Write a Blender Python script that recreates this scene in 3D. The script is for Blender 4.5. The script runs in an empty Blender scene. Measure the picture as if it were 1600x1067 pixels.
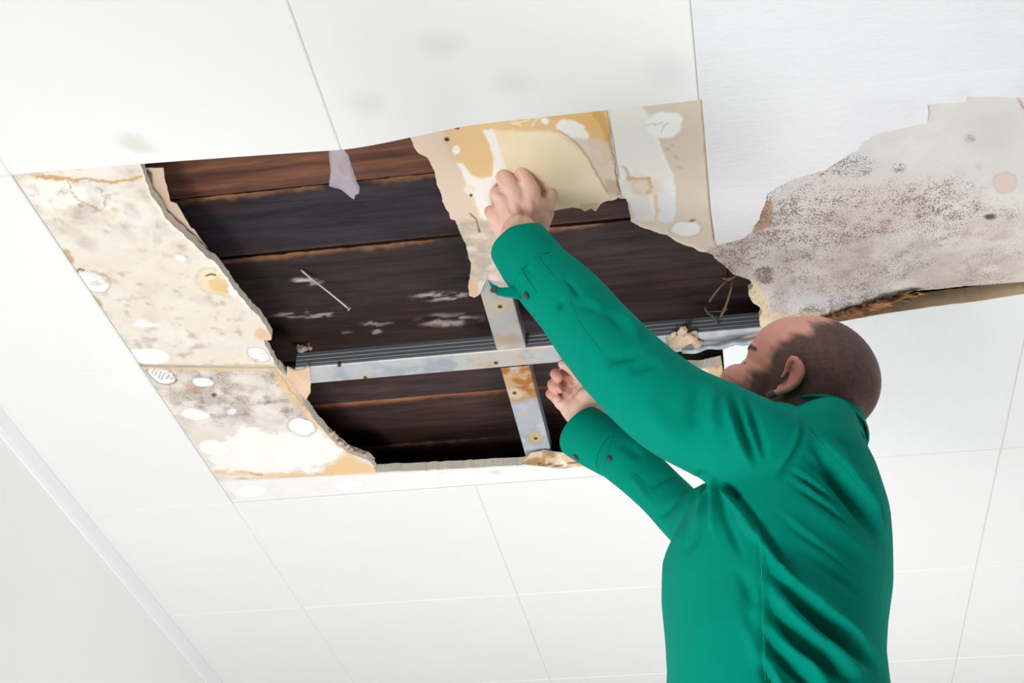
import bpy, bmesh, math, random
import numpy as np
from mathutils import Vector, Matrix, geometry
from mathutils.bvhtree import BVHTree

C = bpy.context.scene.collection
sc = bpy.context.scene
random.seed(7)

# ------------------------------------------------------------------ camera
FPX = 2251.0; PITCH = math.radians(35.10); ROLL = math.radians(.94); HEAD = math.radians(10.12)
HC = 0.5 / 0.358                 # ceiling height above the lens, from 0.5 m tiles
ZC = 1.2; ZH = ZC + HC           # lens height, ceiling height
_f = np.array([0, math.cos(PITCH), math.sin(PITCH)]); _r0 = np.array([1., 0, 0]); _u0 = np.cross(_r0, _f)
_r = math.cos(ROLL) * _r0 + math.sin(ROLL) * _u0; _u = -math.sin(ROLL) * _r0 + math.cos(ROLL) * _u0
_c, _s = math.cos(HEAD), math.sin(HEAD)
_Rz = np.array([[_c, -_s, 0], [_s, _c, 0], [0, 0, 1]])
R_, U_, F_ = _Rz @ _r, _Rz @ _u, _Rz @ _f
CAM = np.array([0, 0, ZC])
cam = bpy.data.cameras.new('camera'); co = bpy.data.objects.new('camera', cam); C.objects.link(co)
cam.sensor_width = 36; cam.lens = FPX * 36 / 1600; cam.clip_start = .02
M = Matrix.Identity(4)
for i in range(3):
    M[i][0] = R_[i]; M[i][1] = U_[i]; M[i][2] = -F_[i]; M[i][3] = CAM[i]
co.matrix_world = M
sc.camera = co

# ------------------------------------------------------------------ light
sc.view_settings.view_transform = 'Standard'; sc.view_settings.look = 'None'
sc.view_settings.gamma = 1; sc.view_settings.use_curve_mapping = False
sc.view_settings.exposure = 0.08
sc.cycles.use_denoising = True
w = bpy.data.worlds.new('world'); sc.world = w; w.use_nodes = True
w.node_tree.nodes['Background'].inputs[0].default_value = (.95, .975, 1, 1)
w.node_tree.nodes['Background'].inputs[1].default_value = .10

def area(name, loc, tgt, sx, sy, power, col=(1, 1, 1)):
    l = bpy.data.lights.new(name, 'AREA'); l.shape = 'RECTANGLE'; l.size = sx; l.size_y = sy
    l.energy = power; l.color = col
    o = bpy.data.objects.new(name, l); C.objects.link(o); o.location = loc
    o.rotation_euler = (Vector(tgt) - Vector(loc)).to_track_quat('-Z', 'Y').to_euler()
    return o
area('left_key_fill', (-.82, .45, .35), (.1, 1.7, 2.3), .7, .7, 27, (1, .995, 1))  # added soft key light low on the left; no window stands there
area('floor_fill', (-.15, 1.8, .22), (-.15, 1.8, 2.6), 1.3, 1.3, 15.5, (1, .995, 1))  # added fill near the floor, brightens the ceiling and the man's underside
area('back_fill', (1.1, 2.9, .3), (-.5, 2.7, 2.4), 1.4, 1.4, 46, (.98, .99, 1))  # added fill at the back, evens out the far ceiling and left wall

# ------------------------------------------------------------------ helpers
def ray(px, py):
    return F_ + (px - 800) / FPX * R_ - (py - 533.5) / FPX * U_
def onz(px, py, z):
    d = ray(px, py); return CAM + d * ((z - ZC) / d[2])
def ony(px, py, y):
    d = ray(px, py); return CAM + d * (y / d[1])
def pd(px, py, depth):
    return CAM + ray(px, py) * depth
def proj(P):
    q = np.asarray(P, float) - CAM; d = q @ F_
    return 800 + FPX * (q @ R_) / d, 533.5 - FPX * (q @ U_) / d, d
def lin(c):
    c = np.asarray(c, float) / 255.
    return np.where(c <= .04045, c / 12.92, ((c + .055) / 1.055) ** 2.4)
def hsh(ix, iy, s):
    n = (ix.astype(np.int64) * 374761393 + iy.astype(np.int64) * 668265263 + s * 69069) & 0xffffffff
    n = ((n ^ (n >> 13)) * 1274126177) & 0xffffffff
    return ((n ^ (n >> 16)) & 0xffff) / 65535.
def vnoise(x, y, s=0):
    x0 = np.floor(x); y0 = np.floor(y); fx = x - x0; fy = y - y0
    fx = fx * fx * (3 - 2 * fx); fy = fy * fy * (3 - 2 * fy)
    a = hsh(x0, y0, s); b = hsh(x0 + 1, y0, s); c = hsh(x0, y0 + 1, s); d = hsh(x0 + 1, y0 + 1, s)
    return (a * (1 - fx) + b * fx) * (1 - fy) + (c * (1 - fx) + d * fx) * fy
def fbm(x, y, s=0, o=4):
    v = 0; a = .5; t = 0
    for k in range(o):
        v = v + a * vnoise(x * 2 ** k, y * 2 ** k, s + k * 17); t += a; a *= .55
    return v / t
def sstep(a, b, x):
    t = np.clip((x - a) / (b - a), 0, 1); return t * t * (3 - 2 * t)

def tag(o, label=None, cat=None, group=None, kind=None):
    if label: o['label'] = label
    if cat: o['category'] = cat
    if group: o['group'] = group
    if kind: o['kind'] = kind
    return o
def link(name, me, mat=None, parent=None):
    o = bpy.data.objects.new(name, me); C.objects.link(o)
    if mat and not me.materials: me.materials.append(mat)
    if parent: o.parent = parent
    return o
def root(name, loc):
    o = bpy.data.objects.new(name, None); C.objects.link(o); o.location = loc
    o.empty_display_size = .05
    bpy.context.view_layer.update()
    return o
def under(o, p):                      # parent, world geometry kept
    o.parent = p; o.matrix_parent_inverse = Matrix.Translation(-Vector(p.location)); return o
def bmobj(name, bm, mat, parent=None, smooth=True):
    bmesh.ops.recalc_face_normals(bm, faces=bm.faces)
    me = bpy.data.meshes.new(name); bm.to_mesh(me); bm.free()
    if smooth:
        for p in me.polygons: p.use_smooth = True
    o = link(name, me, mat)
    if parent: under(o, parent)
    return o
def bx(bm, x0, x1, y0, y1, z0, z1):
    v = [bm.verts.new(p) for p in ((x0, y0, z0), (x1, y0, z0), (x1, y1, z0), (x0, y1, z0), (x0, y0, z1), (x1, y0, z1), (x1, y1, z1), (x0, y1, z1))]
    for f in ((3, 2, 1, 0), (4, 5, 6, 7), (0, 1, 5, 4), (1, 2, 6, 5), (2, 3, 7, 6), (3, 0, 4, 7)):
        bm.faces.new([v[i] for i in f])
def ball(bm, c, r, rot=None, sub=3):
    m = Matrix.Translation(Vector(c))
    if rot is not None: m = m @ rot
    if not hasattr(r, '__len__'): r = (r, r, r)
    m = m @ Matrix.Diagonal((r[0], r[1], r[2], 1))
    bmesh.ops.create_icosphere(bm, subdivisions=sub, radius=1, matrix=m)
def cone(bm, a, b, ra, rb, n=20):
    a = Vector(a); b = Vector(b); d = b - a
    if d.length < 1e-6: return
    m = Matrix.Translation((a + b) / 2) @ d.to_track_quat('Z', 'Y').to_matrix().to_4x4()
    bmesh.ops.create_cone(bm, cap_ends=True, segments=n, radius1=ra, radius2=rb, depth=d.length, matrix=m)
def chain(bm, pts, rad, sub=2):
    for i, p in enumerate(pts):
        ball(bm, p, rad[i], sub=sub)
        if i: cone(bm, pts[i - 1], p, rad[i - 1], rad[i])
def spline(pts, n):                   # Catmull-Rom through rows of numbers
    P = np.array(pts, float); P = np.vstack([2 * P[0] - P[1], P, 2 * P[-1] - P[-2]]); out = []
    for i in range(1, len(P) - 2):
        for k in range(n):
            t = k / n
            out.append(.5 * ((2 * P[i]) + (-P[i - 1] + P[i + 1]) * t + (2 * P[i - 1] - 5 * P[i] + 4 * P[i + 1] - P[i + 2]) * t * t + (-P[i - 1] + 3 * P[i] - 3 * P[i + 1] + P[i + 2]) * t ** 3))
    out.append(P[-2]); return np.array(out)
def wire(name, pts, rad, mat, parent=None, n=6, sm=4):
    S = spline([list(p) + [r] for p, r in zip(pts, rad)], sm)
    bm = bmesh.new(); rings = []
    for i, q in enumerate(S):
        t = Vector(S[min(i + 1, len(S) - 1)][:3] - S[max(i - 1, 0)][:3]).normalized()
        a = t.orthogonal().normalized() if not rings else (pa - t * pa.dot(t)).normalized()
        pa = a; b = t.cross(a)
        rings.append([bm.verts.new(Vector(q[:3]) + (a * math.cos(2 * math.pi * k / n) + b * math.sin(2 * math.pi * k / n)) * q[3]) for k in range(n)])
    for i in range(len(rings) - 1):
        for k in range(n):
            bm.faces.new((rings[i][k], rings[i][(k + 1) % n], rings[i + 1][(k + 1) % n], rings[i + 1][k]))
    bm.faces.new(rings[0]); bm.faces.new(rings[-1])
    return bmobj(name, bm, mat, parent)

# ------------------------------------------------------------------ materials
def mat(name, rgb=(200, 200, 200), rough=.6, metal=0, bump=0, bscale=80, stretch=(1, 1, 1), var=0, vscale=6, spec=.3,
        attr=False, speck=None, wood=False, sss=0, sheen=0, alpha=1, bdist=.002):
    m = bpy.data.materials.new(name); m.use_nodes = True; N = m.node_tree.nodes; L = m.node_tree.links
    b = N['Principled BSDF']; b.inputs['Roughness'].default_value = rough; b.inputs['Metallic'].default_value = metal
    b.inputs['Specular IOR Level'].default_value = spec
    tc = N.new('ShaderNodeTexCoord'); mp = N.new('ShaderNodeMapping'); mp.inputs['Scale'].default_value = stretch
    L.new(tc.outputs['Object'], mp.inputs[0])
    def noise(scale, det=4, rgh=.55):
        n = N.new('ShaderNodeTexNoise'); n.inputs['Scale'].default_value = scale; n.inputs['Detail'].default_value = det
        n.inputs['Roughness'].default_value = rgh; L.new(mp.outputs[0], n.inputs['Vector']); return n
    def mixc(fac, a, bb, mode='MIX'):
        x = N.new('ShaderNodeMix'); x.data_type = 'RGBA'; x.blend_type = mode
        for s, v in ((0, fac), (6, a), (7, bb)):
            if hasattr(v, 'is_output') or isinstance(v, bpy.types.NodeSocket): L.new(v, x.inputs[s])
            else: x.inputs[s].default_value = v
        return x.outputs[2]
    def ramp(inp, lo, hi, a=0., c=1.):
        x = N.new('ShaderNodeMapRange'); x.inputs[1].default_value = lo; x.inputs[2].default_value = hi
        x.inputs[3].default_value = a; x.inputs[4].default_value = c; L.new(inp, x.inputs[0]); return x.outputs[0]
    base = tuple(lin(rgb)) + (1,)
    if attr:
        at = N.new('ShaderNodeAttribute'); at.attribute_name = 'Col'; col = at.outputs['Color']
    else:
        rg = N.new('ShaderNodeRGB'); rg.outputs[0].default_value = base; col = rg.outputs[0]
    if var:
        n = noise(vscale, 5); f = ramp(n.outputs[0], .3, .7, 1 - var, 1 + var * .3)
        cb = N.new('ShaderNodeCombineColor')
        for k in range(3): L.new(f, cb.inputs[k])
        col = mixc(1., col, cb.outputs[0], 'MULTIPLY')
    if speck:                                     # mould dots, as dense as the 'mould' attribute says
        am = N.new('ShaderNodeAttribute'); am.attribute_name = 'mould'
        for sc_, thr, dark in ((300, .62, (112, 94, 89)), (520, .66, (150, 131, 123))):
            v = N.new('ShaderNodeTexVoronoi'); v.inputs['Scale'].default_value = sc_; L.new(tc.outputs['Object'], v.inputs['Vector'])
            n = noise(60, 3)
            s1 = N.new('ShaderNodeMath'); s1.operation = 'MULTIPLY'; L.new(am.outputs['Fac'], s1.inputs[0]); L.new(ramp(n.outputs[0], .25, .7, .35, 1.), s1.inputs[1])
            s2 = N.new('ShaderNodeMath'); s2.operation = 'MULTIPLY'; L.new(s1.outputs[0], s2.inputs[0]); s2.inputs[1].default_value = thr
            s3 = N.new('ShaderNodeMath'); s3.operation = 'SUBTRACT'; L.new(s2.outputs[0], s3.inputs[0]); L.new(v.outputs['Distance'], s3.inputs[1])
            col = mixc(ramp(s3.outputs[0], 0., .08, 0, .85), col, tuple(lin(dark)) + (1,))
    if wood:
        n = N.new('ShaderNodeTexNoise'); n.inputs['Scale'].default_value = 26; n.inputs['Detail'].default_value = 7
        n.inputs['Roughness'].default_value = .65; n.inputs['Distortion'].default_value = .5
        L.new(mp.outputs[0], n.inputs['Vector'])
        f = ramp(n.outputs[0], .3, .72, .45, 1.5); cb = N.new('ShaderNodeCombineColor')
        for k in range(3): L.new(f, cb.inputs[k])
        col = mixc(1., col, cb.outputs[0], 'MULTIPLY')
    L.new(col, b.inputs['Base Color'])
    if bump:
        n = noise(bscale, 5, .6); bp = N.new('ShaderNodeBump'); bp.inputs['Strength'].default_value = bump; bp.inputs['Distance'].default_value = bdist
        L.new(n.outputs[0], bp.inputs['Height']); L.new(bp.outputs[0], b.inputs['Normal'])
    if sss:
        b.inputs['Subsurface Weight'].default_value = sss; b.inputs['Subsurface Radius'].default_value = (1, .35, .2)
        b.inputs['Subsurface Scale'].default_value = .006
    if sheen:
        b.inputs['Sheen Weight'].default_value = sheen; b.inputs['Sheen Roughness'].default_value = .5
    if alpha < 1: b.inputs['Alpha'].default_value = alpha
    return m

m_ceil = mat('white_ceiling_paint', (243, 243, 242), .6, bump=.10, bscale=30, var=.02, vscale=3)
m_grain = mat('white_grained_paint', (243, 243, 245), .5, bump=.8, bscale=22, stretch=(1, 9, 1), var=.02, vscale=3, bdist=.004)
m_wall = mat('wall_paint', (250, 250, 247), .7, bump=.1, bscale=60)
m_trim = mat('trim_paint', (246, 246, 246), .5)
m_board = mat('plasterboard', rough=.85, attr=True, bump=.35, bscale=120, speck=True, bdist=.0015)
m_paper = mat('wet_paper', rough=.7, attr=True, bump=.15, bscale=60)
m_wood = mat('old_dark_wood', rough=.7, attr=True, wood=True, stretch=(.25, 2.2, 1), bump=.6, bscale=40, spec=.3, bdist=.004)
m_void = mat('dark_shield', (30, 26, 25), .95, var=.2)  # for the added box that shuts light out above the hole
m_metal = mat('galvanised_steel', rough=.5, metal=.3, attr=True, bump=.15, bscale=120, spec=.5)
m_tape = mat('clear_tape', (215, 205, 215), .25, alpha=.45, spec=.6, bump=.3, bscale=40)
m_nail = mat('pale_nail', (205, 200, 198), .4, metal=.3)
m_wire = mat('old_wire', (120, 100, 66), .6, var=.4, vscale=90)
m_wire2 = mat('grey_wire', (84, 78, 76), .6, var=.3, vscale=90)
m_plaster = mat('plaster_lump', (225, 200, 175), .9, var=.4, vscale=30, bump=.8, bscale=90)
m_screw = mat('rusty_screw', (120, 90, 60), .5, metal=.6, var=.4, vscale=200)
m_floor = mat('floor_covering', (112, 104, 96), .6, var=.05)
m_skin = mat('skin', rough=.5, attr=True, sss=.15, bump=.12, bscale=420, spec=.35, bdist=.001)
m_shirt = mat('green_cotton', (0, 148, 127), .75, bump=.08, bscale=900, sheen=0, spec=.04, var=.04, vscale=20, bdist=.0005)
m_seam = mat('green_thread', (8, 156, 134), .7, spec=.2)
m_button = mat('dark_button', (72, 74, 70), .35, spec=.6)
m_trouser = mat('dark_trousers', (34, 40, 44), .8, bump=.1, bscale=500)
m_shoe = mat('black_shoes', (24, 24, 26), .5)
m_ladder = mat('ladder_aluminium', (170, 172, 175), .4, metal=.8)
m_eye = mat('eye_white', (225, 218, 210), .2, spec=.6)

# ------------------------------------------------------------------ the room
TX0, TY0, T = -1.003, 1.434, .5           # tile grid origin and pitch
def xc(y): return -1.303 - .0218 * (y - 2.02)   # where the left wall trim meets the ceiling
def tile_bm(bm, x0, x1, y0, y1, z0=ZH, th=.012, g=.0022, zf=None, n=1):
    # a tile with its lower edges chamfered
    xs = [x0 + .0003, x0 + g] + [x0 + g + (x1 - x0 - 2 * g) * k / n for k in range(1, n)] + [x1 - g, x1 - .0003]
    ys = [y0 + .0003, y0 + g] + [y0 + g + (y1 - y0 - 2 * g) * k / n for k in range(1, n)] + [y1 - g, y1 - .0003]
    G = []
    for i, x in enumerate(xs):
        row = []
        for j, y in enumerate(ys):
            e = i in (0, len(xs) - 1) or j in (0, len(ys) - 1)
            row.append(bm.verts.new((x, y, z0 + (.0018 if e else 0) + (zf(x, y) if zf else 0))))
        G.append(row)
    T_ = [[bm.verts.new((G[i][j].co.x, G[i][j].co.y, G[i][j].co.z + th)) for j in (range(len(ys)))] for i in range(len(xs))]
    for i in range(len(xs) - 1):
        for j in range(len(ys) - 1):
            bm.faces.new((G[i][j], G[i][j + 1], G[i + 1][j + 1], G[i + 1][j])); bm.faces.new((T_[i][j], T_[i + 1][j], T_[i + 1][j + 1], T_[i][j + 1]))
    for i in range(len(xs) - 1):
        for j in (0, len(ys) - 1): bm.faces.new((G[i][j], G[i + 1][j], T_[i + 1][j], T_[i][j]))
    for j in range(len(ys) - 1):
        for i in (0, len(xs) - 1): bm.faces.new((G[i][j], G[i][j + 1], T_[i][j + 1], T_[i][j]))

bm = bmesh.new(); removed = {(0, 0), (0, 1), (1, 0), (1, 1), (2, 0), (0, -1), (1, -1), (2, -1), (2, 1)}
for i in range(-1, 6):
    for j in range(-7, 8):
        if (i, j) in removed: continue
        x0 = TX0 + T * i; y0 = TY0 + T * j; x1 = x0 + T
        if i == -1: x0 = xc(y0) - .03
        tile_bm(bm, x0, x1, y0, y0 + T)
ceil = tag(bmobj('ceiling', bm, m_ceil, smooth=False), 'white ceiling of square tiles', kind='structure')

bm = bmesh.new(); bx(bm, -1.5, 2.1, -2.2, 5.5, -.05, 0)
tag(bmobj('floor', bm, m_floor, smooth=False), kind='structure')
bm = bmesh.new(); ya, yb = -2.1, 5.43            # wall left, very slightly out of square
v = [bm.verts.new(p) for p in [(xc(ya) - .016, ya, 0), (xc(yb) - .016, yb, 0), (xc(yb) - .016, yb, ZH), (xc(ya) - .016, ya, ZH), (xc(ya) - .11, ya, 0), (xc(yb) - .11, yb, 0), (xc(yb) - .11, yb, ZH), (xc(ya) - .11, ya, ZH)]]
for f in ((0, 1, 2, 3), (4, 7, 6, 5), (0, 4, 5, 1), (3, 2, 6, 7), (0, 3, 7, 4), (1, 5, 6, 2)): bm.faces.new([v[i] for i in f])
tag(bmobj('wall_left', bm, m_wall, smooth=False), kind='structure')
bm = bmesh.new(); prof = [(0, 0), (0, -.006), (-.006, -.026), (-.011, -.033), (-.016, -.033), (-.016, 0)]
A = [bm.verts.new((xc(ya) + dx, ya, ZH + dz)) for dx, dz in prof]; B = [bm.verts.new((xc(yb) + dx, yb, ZH + dz)) for dx, dz in prof]
for k in range(len(prof)): bm.faces.new((A[k], A[(k + 1) % len(prof)], B[(k + 1) % len(prof)], B[k]))
bm.faces.new(A); bm.faces.new(B)
tag(bmobj('trim_1', bm, m_trim, smooth=False), kind='structure')
# added dark box over the opening: lid and sides keep outside light out
bm = bmesh.new()
bx(bm, -1.24, .62, 1.16, 2.80, ZH + .20, ZH + .23)
for a in ((-1.24, -1.20, 1.16, 2.80), (.58, .62, 1.16, 2.80), (-1.24, .62, 1.16, 1.20), (-1.24, .62, 2.76, 2.80)): bx(bm, *a, ZH + .022, ZH + .20)
tag(bmobj('loft_shield', bm, m_void, smooth=False), kind='structure')

# ------------------------------------------------------------------ painted surfaces
class Paint:
    def __init__(s, x, y, z, base):
        s.x, s.y = x, y; s.px, s.py, _ = proj(np.stack([x, y, z], 1)); n = len(x)
        s.c = np.tile(lin(base), (n, 1)); s.m = np.zeros(n)
        s.wx = (fbm(x * 60, y * 60, 5) - .5); s.wy = (fbm(x * 60, y * 60, 9) - .5)
    def put(s, a, col):
        s.c = s.c * (1 - a[:, None]) + lin(col) * a[:, None]
    def ell(s, cx, cy, rx, ry, ang=0, col=(250, 250, 248), soft=.12, warp=10, a=1, ring=None):
        t = math.radians(ang); dx = s.px + s.wx * warp - cx; dy = s.py + s.wy * warp - cy
        u = (dx * math.cos(t) + dy * math.sin(t)) / rx; v = (-dx * math.sin(t) + dy * math.cos(t)) / ry
        d = np.sqrt(u * u + v * v)
        if ring: s.put(ring[1] * (1 - sstep(0, .22, np.abs(d - 1))), ring[0])
        s.put(a * (1 - sstep(1 - soft, 1 + soft, d)), col)
    def sd(s, pts, warp=8, closed=True):
        X = s.px + s.wx * warp; Y = s.py + s.wy * warp; best = np.full(len(X), 1e9); ins = np.zeros(len(X), bool)
        n = len(pts)
        for i in range(n if closed else n - 1):
            ax, ay = pts[i][:2]; bx_, by = pts[(i + 1) % n][:2]
            ux, uy = bx_ - ax, by - ay; L2 = ux * ux + uy * uy + 1e-9
            t = np.clip(((X - ax) * ux + (Y - ay) * uy) / L2, 0, 1)
            best = np.minimum(best, np.hypot(X - ax - t * ux, Y - ay - t * uy))
            if closed and by != ay:
                ins ^= ((ay > Y) != (by > Y)) & (X < (bx_ - ax) * (Y - ay) / (by - ay) + ax)
        return np.where(ins, -best, best) if closed else best
    def poly(s, pts, col, soft=2, warp=8, a=1):
        s.put(a * (1 - sstep(-soft, soft, s.sd(pts, warp))), col)
    def line(s, pts, wd, col, a=1, warp=6):
        s.put(a * (1 - sstep(wd * .4, wd, s.sd(pts, warp, False))), col)
    def blotch(s, scale, lo, hi, col, a=1, seed=1, mask=1., sx=1, sy=1):
        s.put(a * sstep(lo, hi, fbm(s.x * scale * sx, s.y * scale * sy, seed, 5)) * mask, col)
    def mould(s, a): s.m = np.clip(np.maximum(s.m, a), 0, 1.4)

def inside(poly, X, Y):
    ins = np.zeros(len(X), bool); n = len(poly)
    for i in range(n):
        ax, ay = poly[i]; bx_, by = poly[(i + 1) % n]
        if by != ay: ins ^= ((ay > Y) != (by > Y)) & (X < (bx_ - ax) * (Y - ay) / (by - ay) + ax)
    return ins
def slab(name, outline, zf, th, res, mat_, paint, side=(235, 228, 215), jag=.0015, jagset=None, parent=None, straight=(), z0=ZH, topcol=None):
    """A thin board or sheet: world outline (x, y), underside height zf(x, y), thickness th."""
    out = []
    n = len(outline)
    for i in range(n):
        a = np.array(outline[i][:2]); b = np.array(outline[(i + 1) % n][:2]); L = np.hypot(*(b - a)); k = max(1, int(L / (res * 1.2)))
        nrm = np.array([-(b - a)[1], (b - a)[0]]) / (L + 1e-9)
        for q in range(k):
            p = a + (b - a) * q / k
            if i not in straight and (jagset is None or i in jagset):
                j = (fbm(p[:1] * 70, p[1:] * 70, 3, 4)[0] - .5) * 4 * jag
                p = p + nrm * j
            out.append(tuple(p))
    P = np.array(out); x0, y0 = P.min(0); x1, y1 = P.max(0)
    gx, gy = np.meshgrid(np.arange(x0, x1, res), np.arange(y0, y1, res)); gx = gx.ravel(); gy = gy.ravel()
    ok = inside(out, gx, gy); gx, gy = gx[ok], gy[ok]
    keep = np.ones(len(gx), bool)
    for c in range(0, len(P), 64):
        d = np.hypot(gx[:, None] - P[None, c:c + 64, 0], gy[:, None] - P[None, c:c + 64, 1]).min(1); keep &= d > res * .55
    pts = [Vector(p) for p in out] + [Vector((a, b)) for a, b in zip(gx[keep], gy[keep])]
    nb = len(out)
    vs, es, fs, ov, _, _ = geometry.delaunay_2d_cdt(pts, [(i, (i + 1) % nb) for i in range(nb)], [], 1, 1e-7)
    X = np.array([v.x for v in vs]); Y = np.array([v.y for v in vs]); Z = zf(X, Y) * np.ones(len(X))
    nv = len(X)
    cnt = {}
    for f in fs:
        for i in range(len(f)):
            e = (f[i], f[(i + 1) % len(f)]); cnt[tuple(sorted(e))] = cnt.get(tuple(sorted(e)), 0) + 1 if tuple(sorted(e)) in cnt else 1
    faces = []
    bnd = []
    for f in fs:
        a = (X[f[1]] - X[f[0]]) * (Y[f[2]] - Y[f[0]]) - (X[f[2]] - X[f[0]]) * (Y[f[1]] - Y[f[0]])
        g = list(f) if a < 0 else list(reversed(f))        # underside faces down
        faces.append(g); faces.append([i + nv for i in reversed(g)])
        for i in range(len(g)):
            e = (g[i], g[(i + 1) % len(g)])
            if cnt[tuple(sorted(e))] == 1: bnd.append(e)
    V = [(x, y, z) for x, y, z in zip(X, Y, Z)] + [(x, y, z + th) for x, y, z in zip(X, Y, Z)]
    base = len(V); sidemap = {}
    for a, b in bnd:
        for q in (a, b):
            if q not in sidemap:
                sidemap[q] = len(V); V.append((X[q], Y[q], Z[q])); jz = (fbm(np.array([X[q] * 90]), np.array([Y[q] * 90]), 2)[0] - .5) * .002 * (th > .005)
                V.append((X[q] + jz, Y[q] + jz, Z[q] + th))
        faces.append([sidemap[b], sidemap[a], sidemap[a] + 1, sidemap[b] + 1])
    me = bpy.data.meshes.new(name); me.from_pydata(V, [], faces); me.update()
    p = Paint(X, Y, Z, (235, 226, 213)); paint(p)
    col = np.ones((len(V), 4)); col[:nv, :3] = p.c; col[nv:base, :3] = lin(topcol or (200, 185, 165))
    SX = np.array([V[i][0] for i in range(base, len(V))]); SY = np.array([V[i][1] for i in range(base, len(V))])
    if len(SX):
        t = fbm(SX * 45, SY * 45, 8)[:, None]; col[base:, :3] = lin(side) * (.86 + .34 * t)
    ca = me.color_attributes.new('Col', 'FLOAT_COLOR', 'POINT'); ca.data.foreach_set('color', np.clip(col, 0, 1).ravel())
    mo = me.attributes.new('mould', 'FLOAT', 'POINT'); mm = np.zeros(len(V)); mm[:nv] = p.m; mo.data.foreach_set('value', mm)
    me.polygons.foreach_set('use_smooth', [len(f) == 3 for f in faces])
    o = link(name, me, mat_)
    if parent: under(o, parent)
    return o
def W(pts, z=ZH): return [tuple(onz(a, b, z)[:2]) for a, b in pts]

# --- sagging white tiles along the near side of the hole
def sagA(x, y):
    t = np.clip((x - TX0) / .5, 0, 1); s = np.clip((y - (TY0 - .5)) / .5, 0, 1); return -.021 * t ** 1.3 * s ** 1.5
def sagB(x, y):
    t = np.clip((x - TX0 - .5) / .5, 0, 1); s = np.clip((y - (TY0 - .5)) / .5, 0, 1)
    return (-.021 * (1 - sstep(0, .42, t)) + .0 * t) * s ** 1.5
for (x0, zf, lab) in ((TX0, sagA, 'large white ceiling tile sagging over the upper left side of the hole, faint yellow stain near its edge'),
                      (TX0 + .5, sagB, 'white ceiling tile above the man\'s hand, bordering the amber wet paper')):
    bm = bmesh.new(); tile_bm(bm, x0, x0 + T, TY0 - T, TY0, zf=lambda x, y, z=zf: float(z(x, y)), n=56, th=.0022)
    o = bmobj('ceiling_tile', bm, mat('tile_paint', (243, 243, 242), .6, bump=.1, bscale=30, attr=True), smooth=False)
    me = o.data; co_ = np.array([v.co[:] for v in me.vertices]); P_ = Paint(co_[:, 0], co_[:, 1], co_[:, 2], (243, 243, 242)); P_.ell(215, 225, 27, 11, 15, (226, 220, 208), .5, 20, .8)
    for q_ in ((570, 162, 22, 16), (805, 130, 26, 14), (1040, 110, 30, 20), (690, 70, 30, 16)): P_.ell(*q_, 0, (222, 222, 224), .9, 12, .5)
    ca = me.color_attributes.new('Col', 'FLOAT_COLOR', 'POINT'); ca.data.foreach_set('color', np.hstack([P_.c, np.ones((len(co_), 1))]).ravel())
    tag(o, lab, 'ceiling tile', 'white ceiling tiles round the hole')
bm = bmesh.new(); tile_bm(bm, TX0 + 2 * T, TX0 + 3 * T, TY0 - T, TY0, zf=lambda x, y: -.004 * max(0, (x - .1) / .4), n=6, th=.006)
tag(bmobj('ceiling_tile', bm, m_grain, smooth=False), 'white grained ceiling tile in the top right corner above the torn one', 'ceiling tile', 'white ceiling tiles round the hole')

# stain on the first tile: a thin patch of dried water in the paint
def patch(name, ells, z, m, label, cat): pass

# --- torn white facing tile, right
torn = [(1096.5, 152), (1600, 104), (1625, 101), (1628, 151), (1591, 152), (1512, 150), (1507, 159), (1449, 163), (1451, 176), (1448, 191), (1420, 197), (1372, 206), (1350, 220), (1340, 234), (1325, 240), (1290, 263), (1262, 271), (1235, 281), (1212, 291), (1199, 301), (1197, 312), (1190, 325), (1186, 340), (1178, 352), (1174, 360), (1160, 371), (1140, 377), (1120, 381), (1117, 374), (1111, 330)]
def p_torn(p):
    p.c[:] = lin((243, 243, 245))
    p.blotch(8, .55, .75, (232, 232, 238), .5, 4)
o = slab('ceiling_tile', W(torn, ZH + .001), lambda x, y: ZH + .0005 - .002 * np.sin(np.clip((y - 1.45) / .45, 0, 1) * 3.1), .0022, .006, mat('torn_tile_paint', rough=.5, attr=True, bump=.8, bscale=22, stretch=(1, 9, 1), bdist=.004), p_torn, side=(225, 222, 220), jag=.001, jagset=set(range(4, 27)))
tag(o, 'torn white ceiling tile with a ragged lower edge beside the mould-covered board', 'ceiling tile', 'white ceiling tiles round the hole')

# white tile beyond the mouldy board; its near edge is broken
far = [(1129.5, 546), (1160, 536), (1200, 527), (1250, 512), (1321, 501), (1370, 492), (1450, 480), (1530, 470), (1600, 459.5)]
wf = W(far) ; wf += [(TX0 + 3 * T - .0005, 1.947), (TX0 + 3 * T - .0005, TY0 + 2 * T), (TX0 + 2 * T + .0005, TY0 + 2 * T)]
def p_far(p): p.c[:] = lin((243, 243, 244))
o = slab('ceiling_tile', wf, lambda x, y: ZH + 0 * x, .030, .008, mat('far_tile_paint', rough=.55, attr=True, bump=.8, bscale=25, stretch=(3, 1.5, 1), bdist=.004), p_far, side=(246, 220, 186), jag=.0008, jagset=set(range(9)))
tag(o, 'white plastered ceiling tile behind the man\'s head, brown along its broken near edge', 'ceiling tile', 'white ceiling tiles round the hole')

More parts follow.
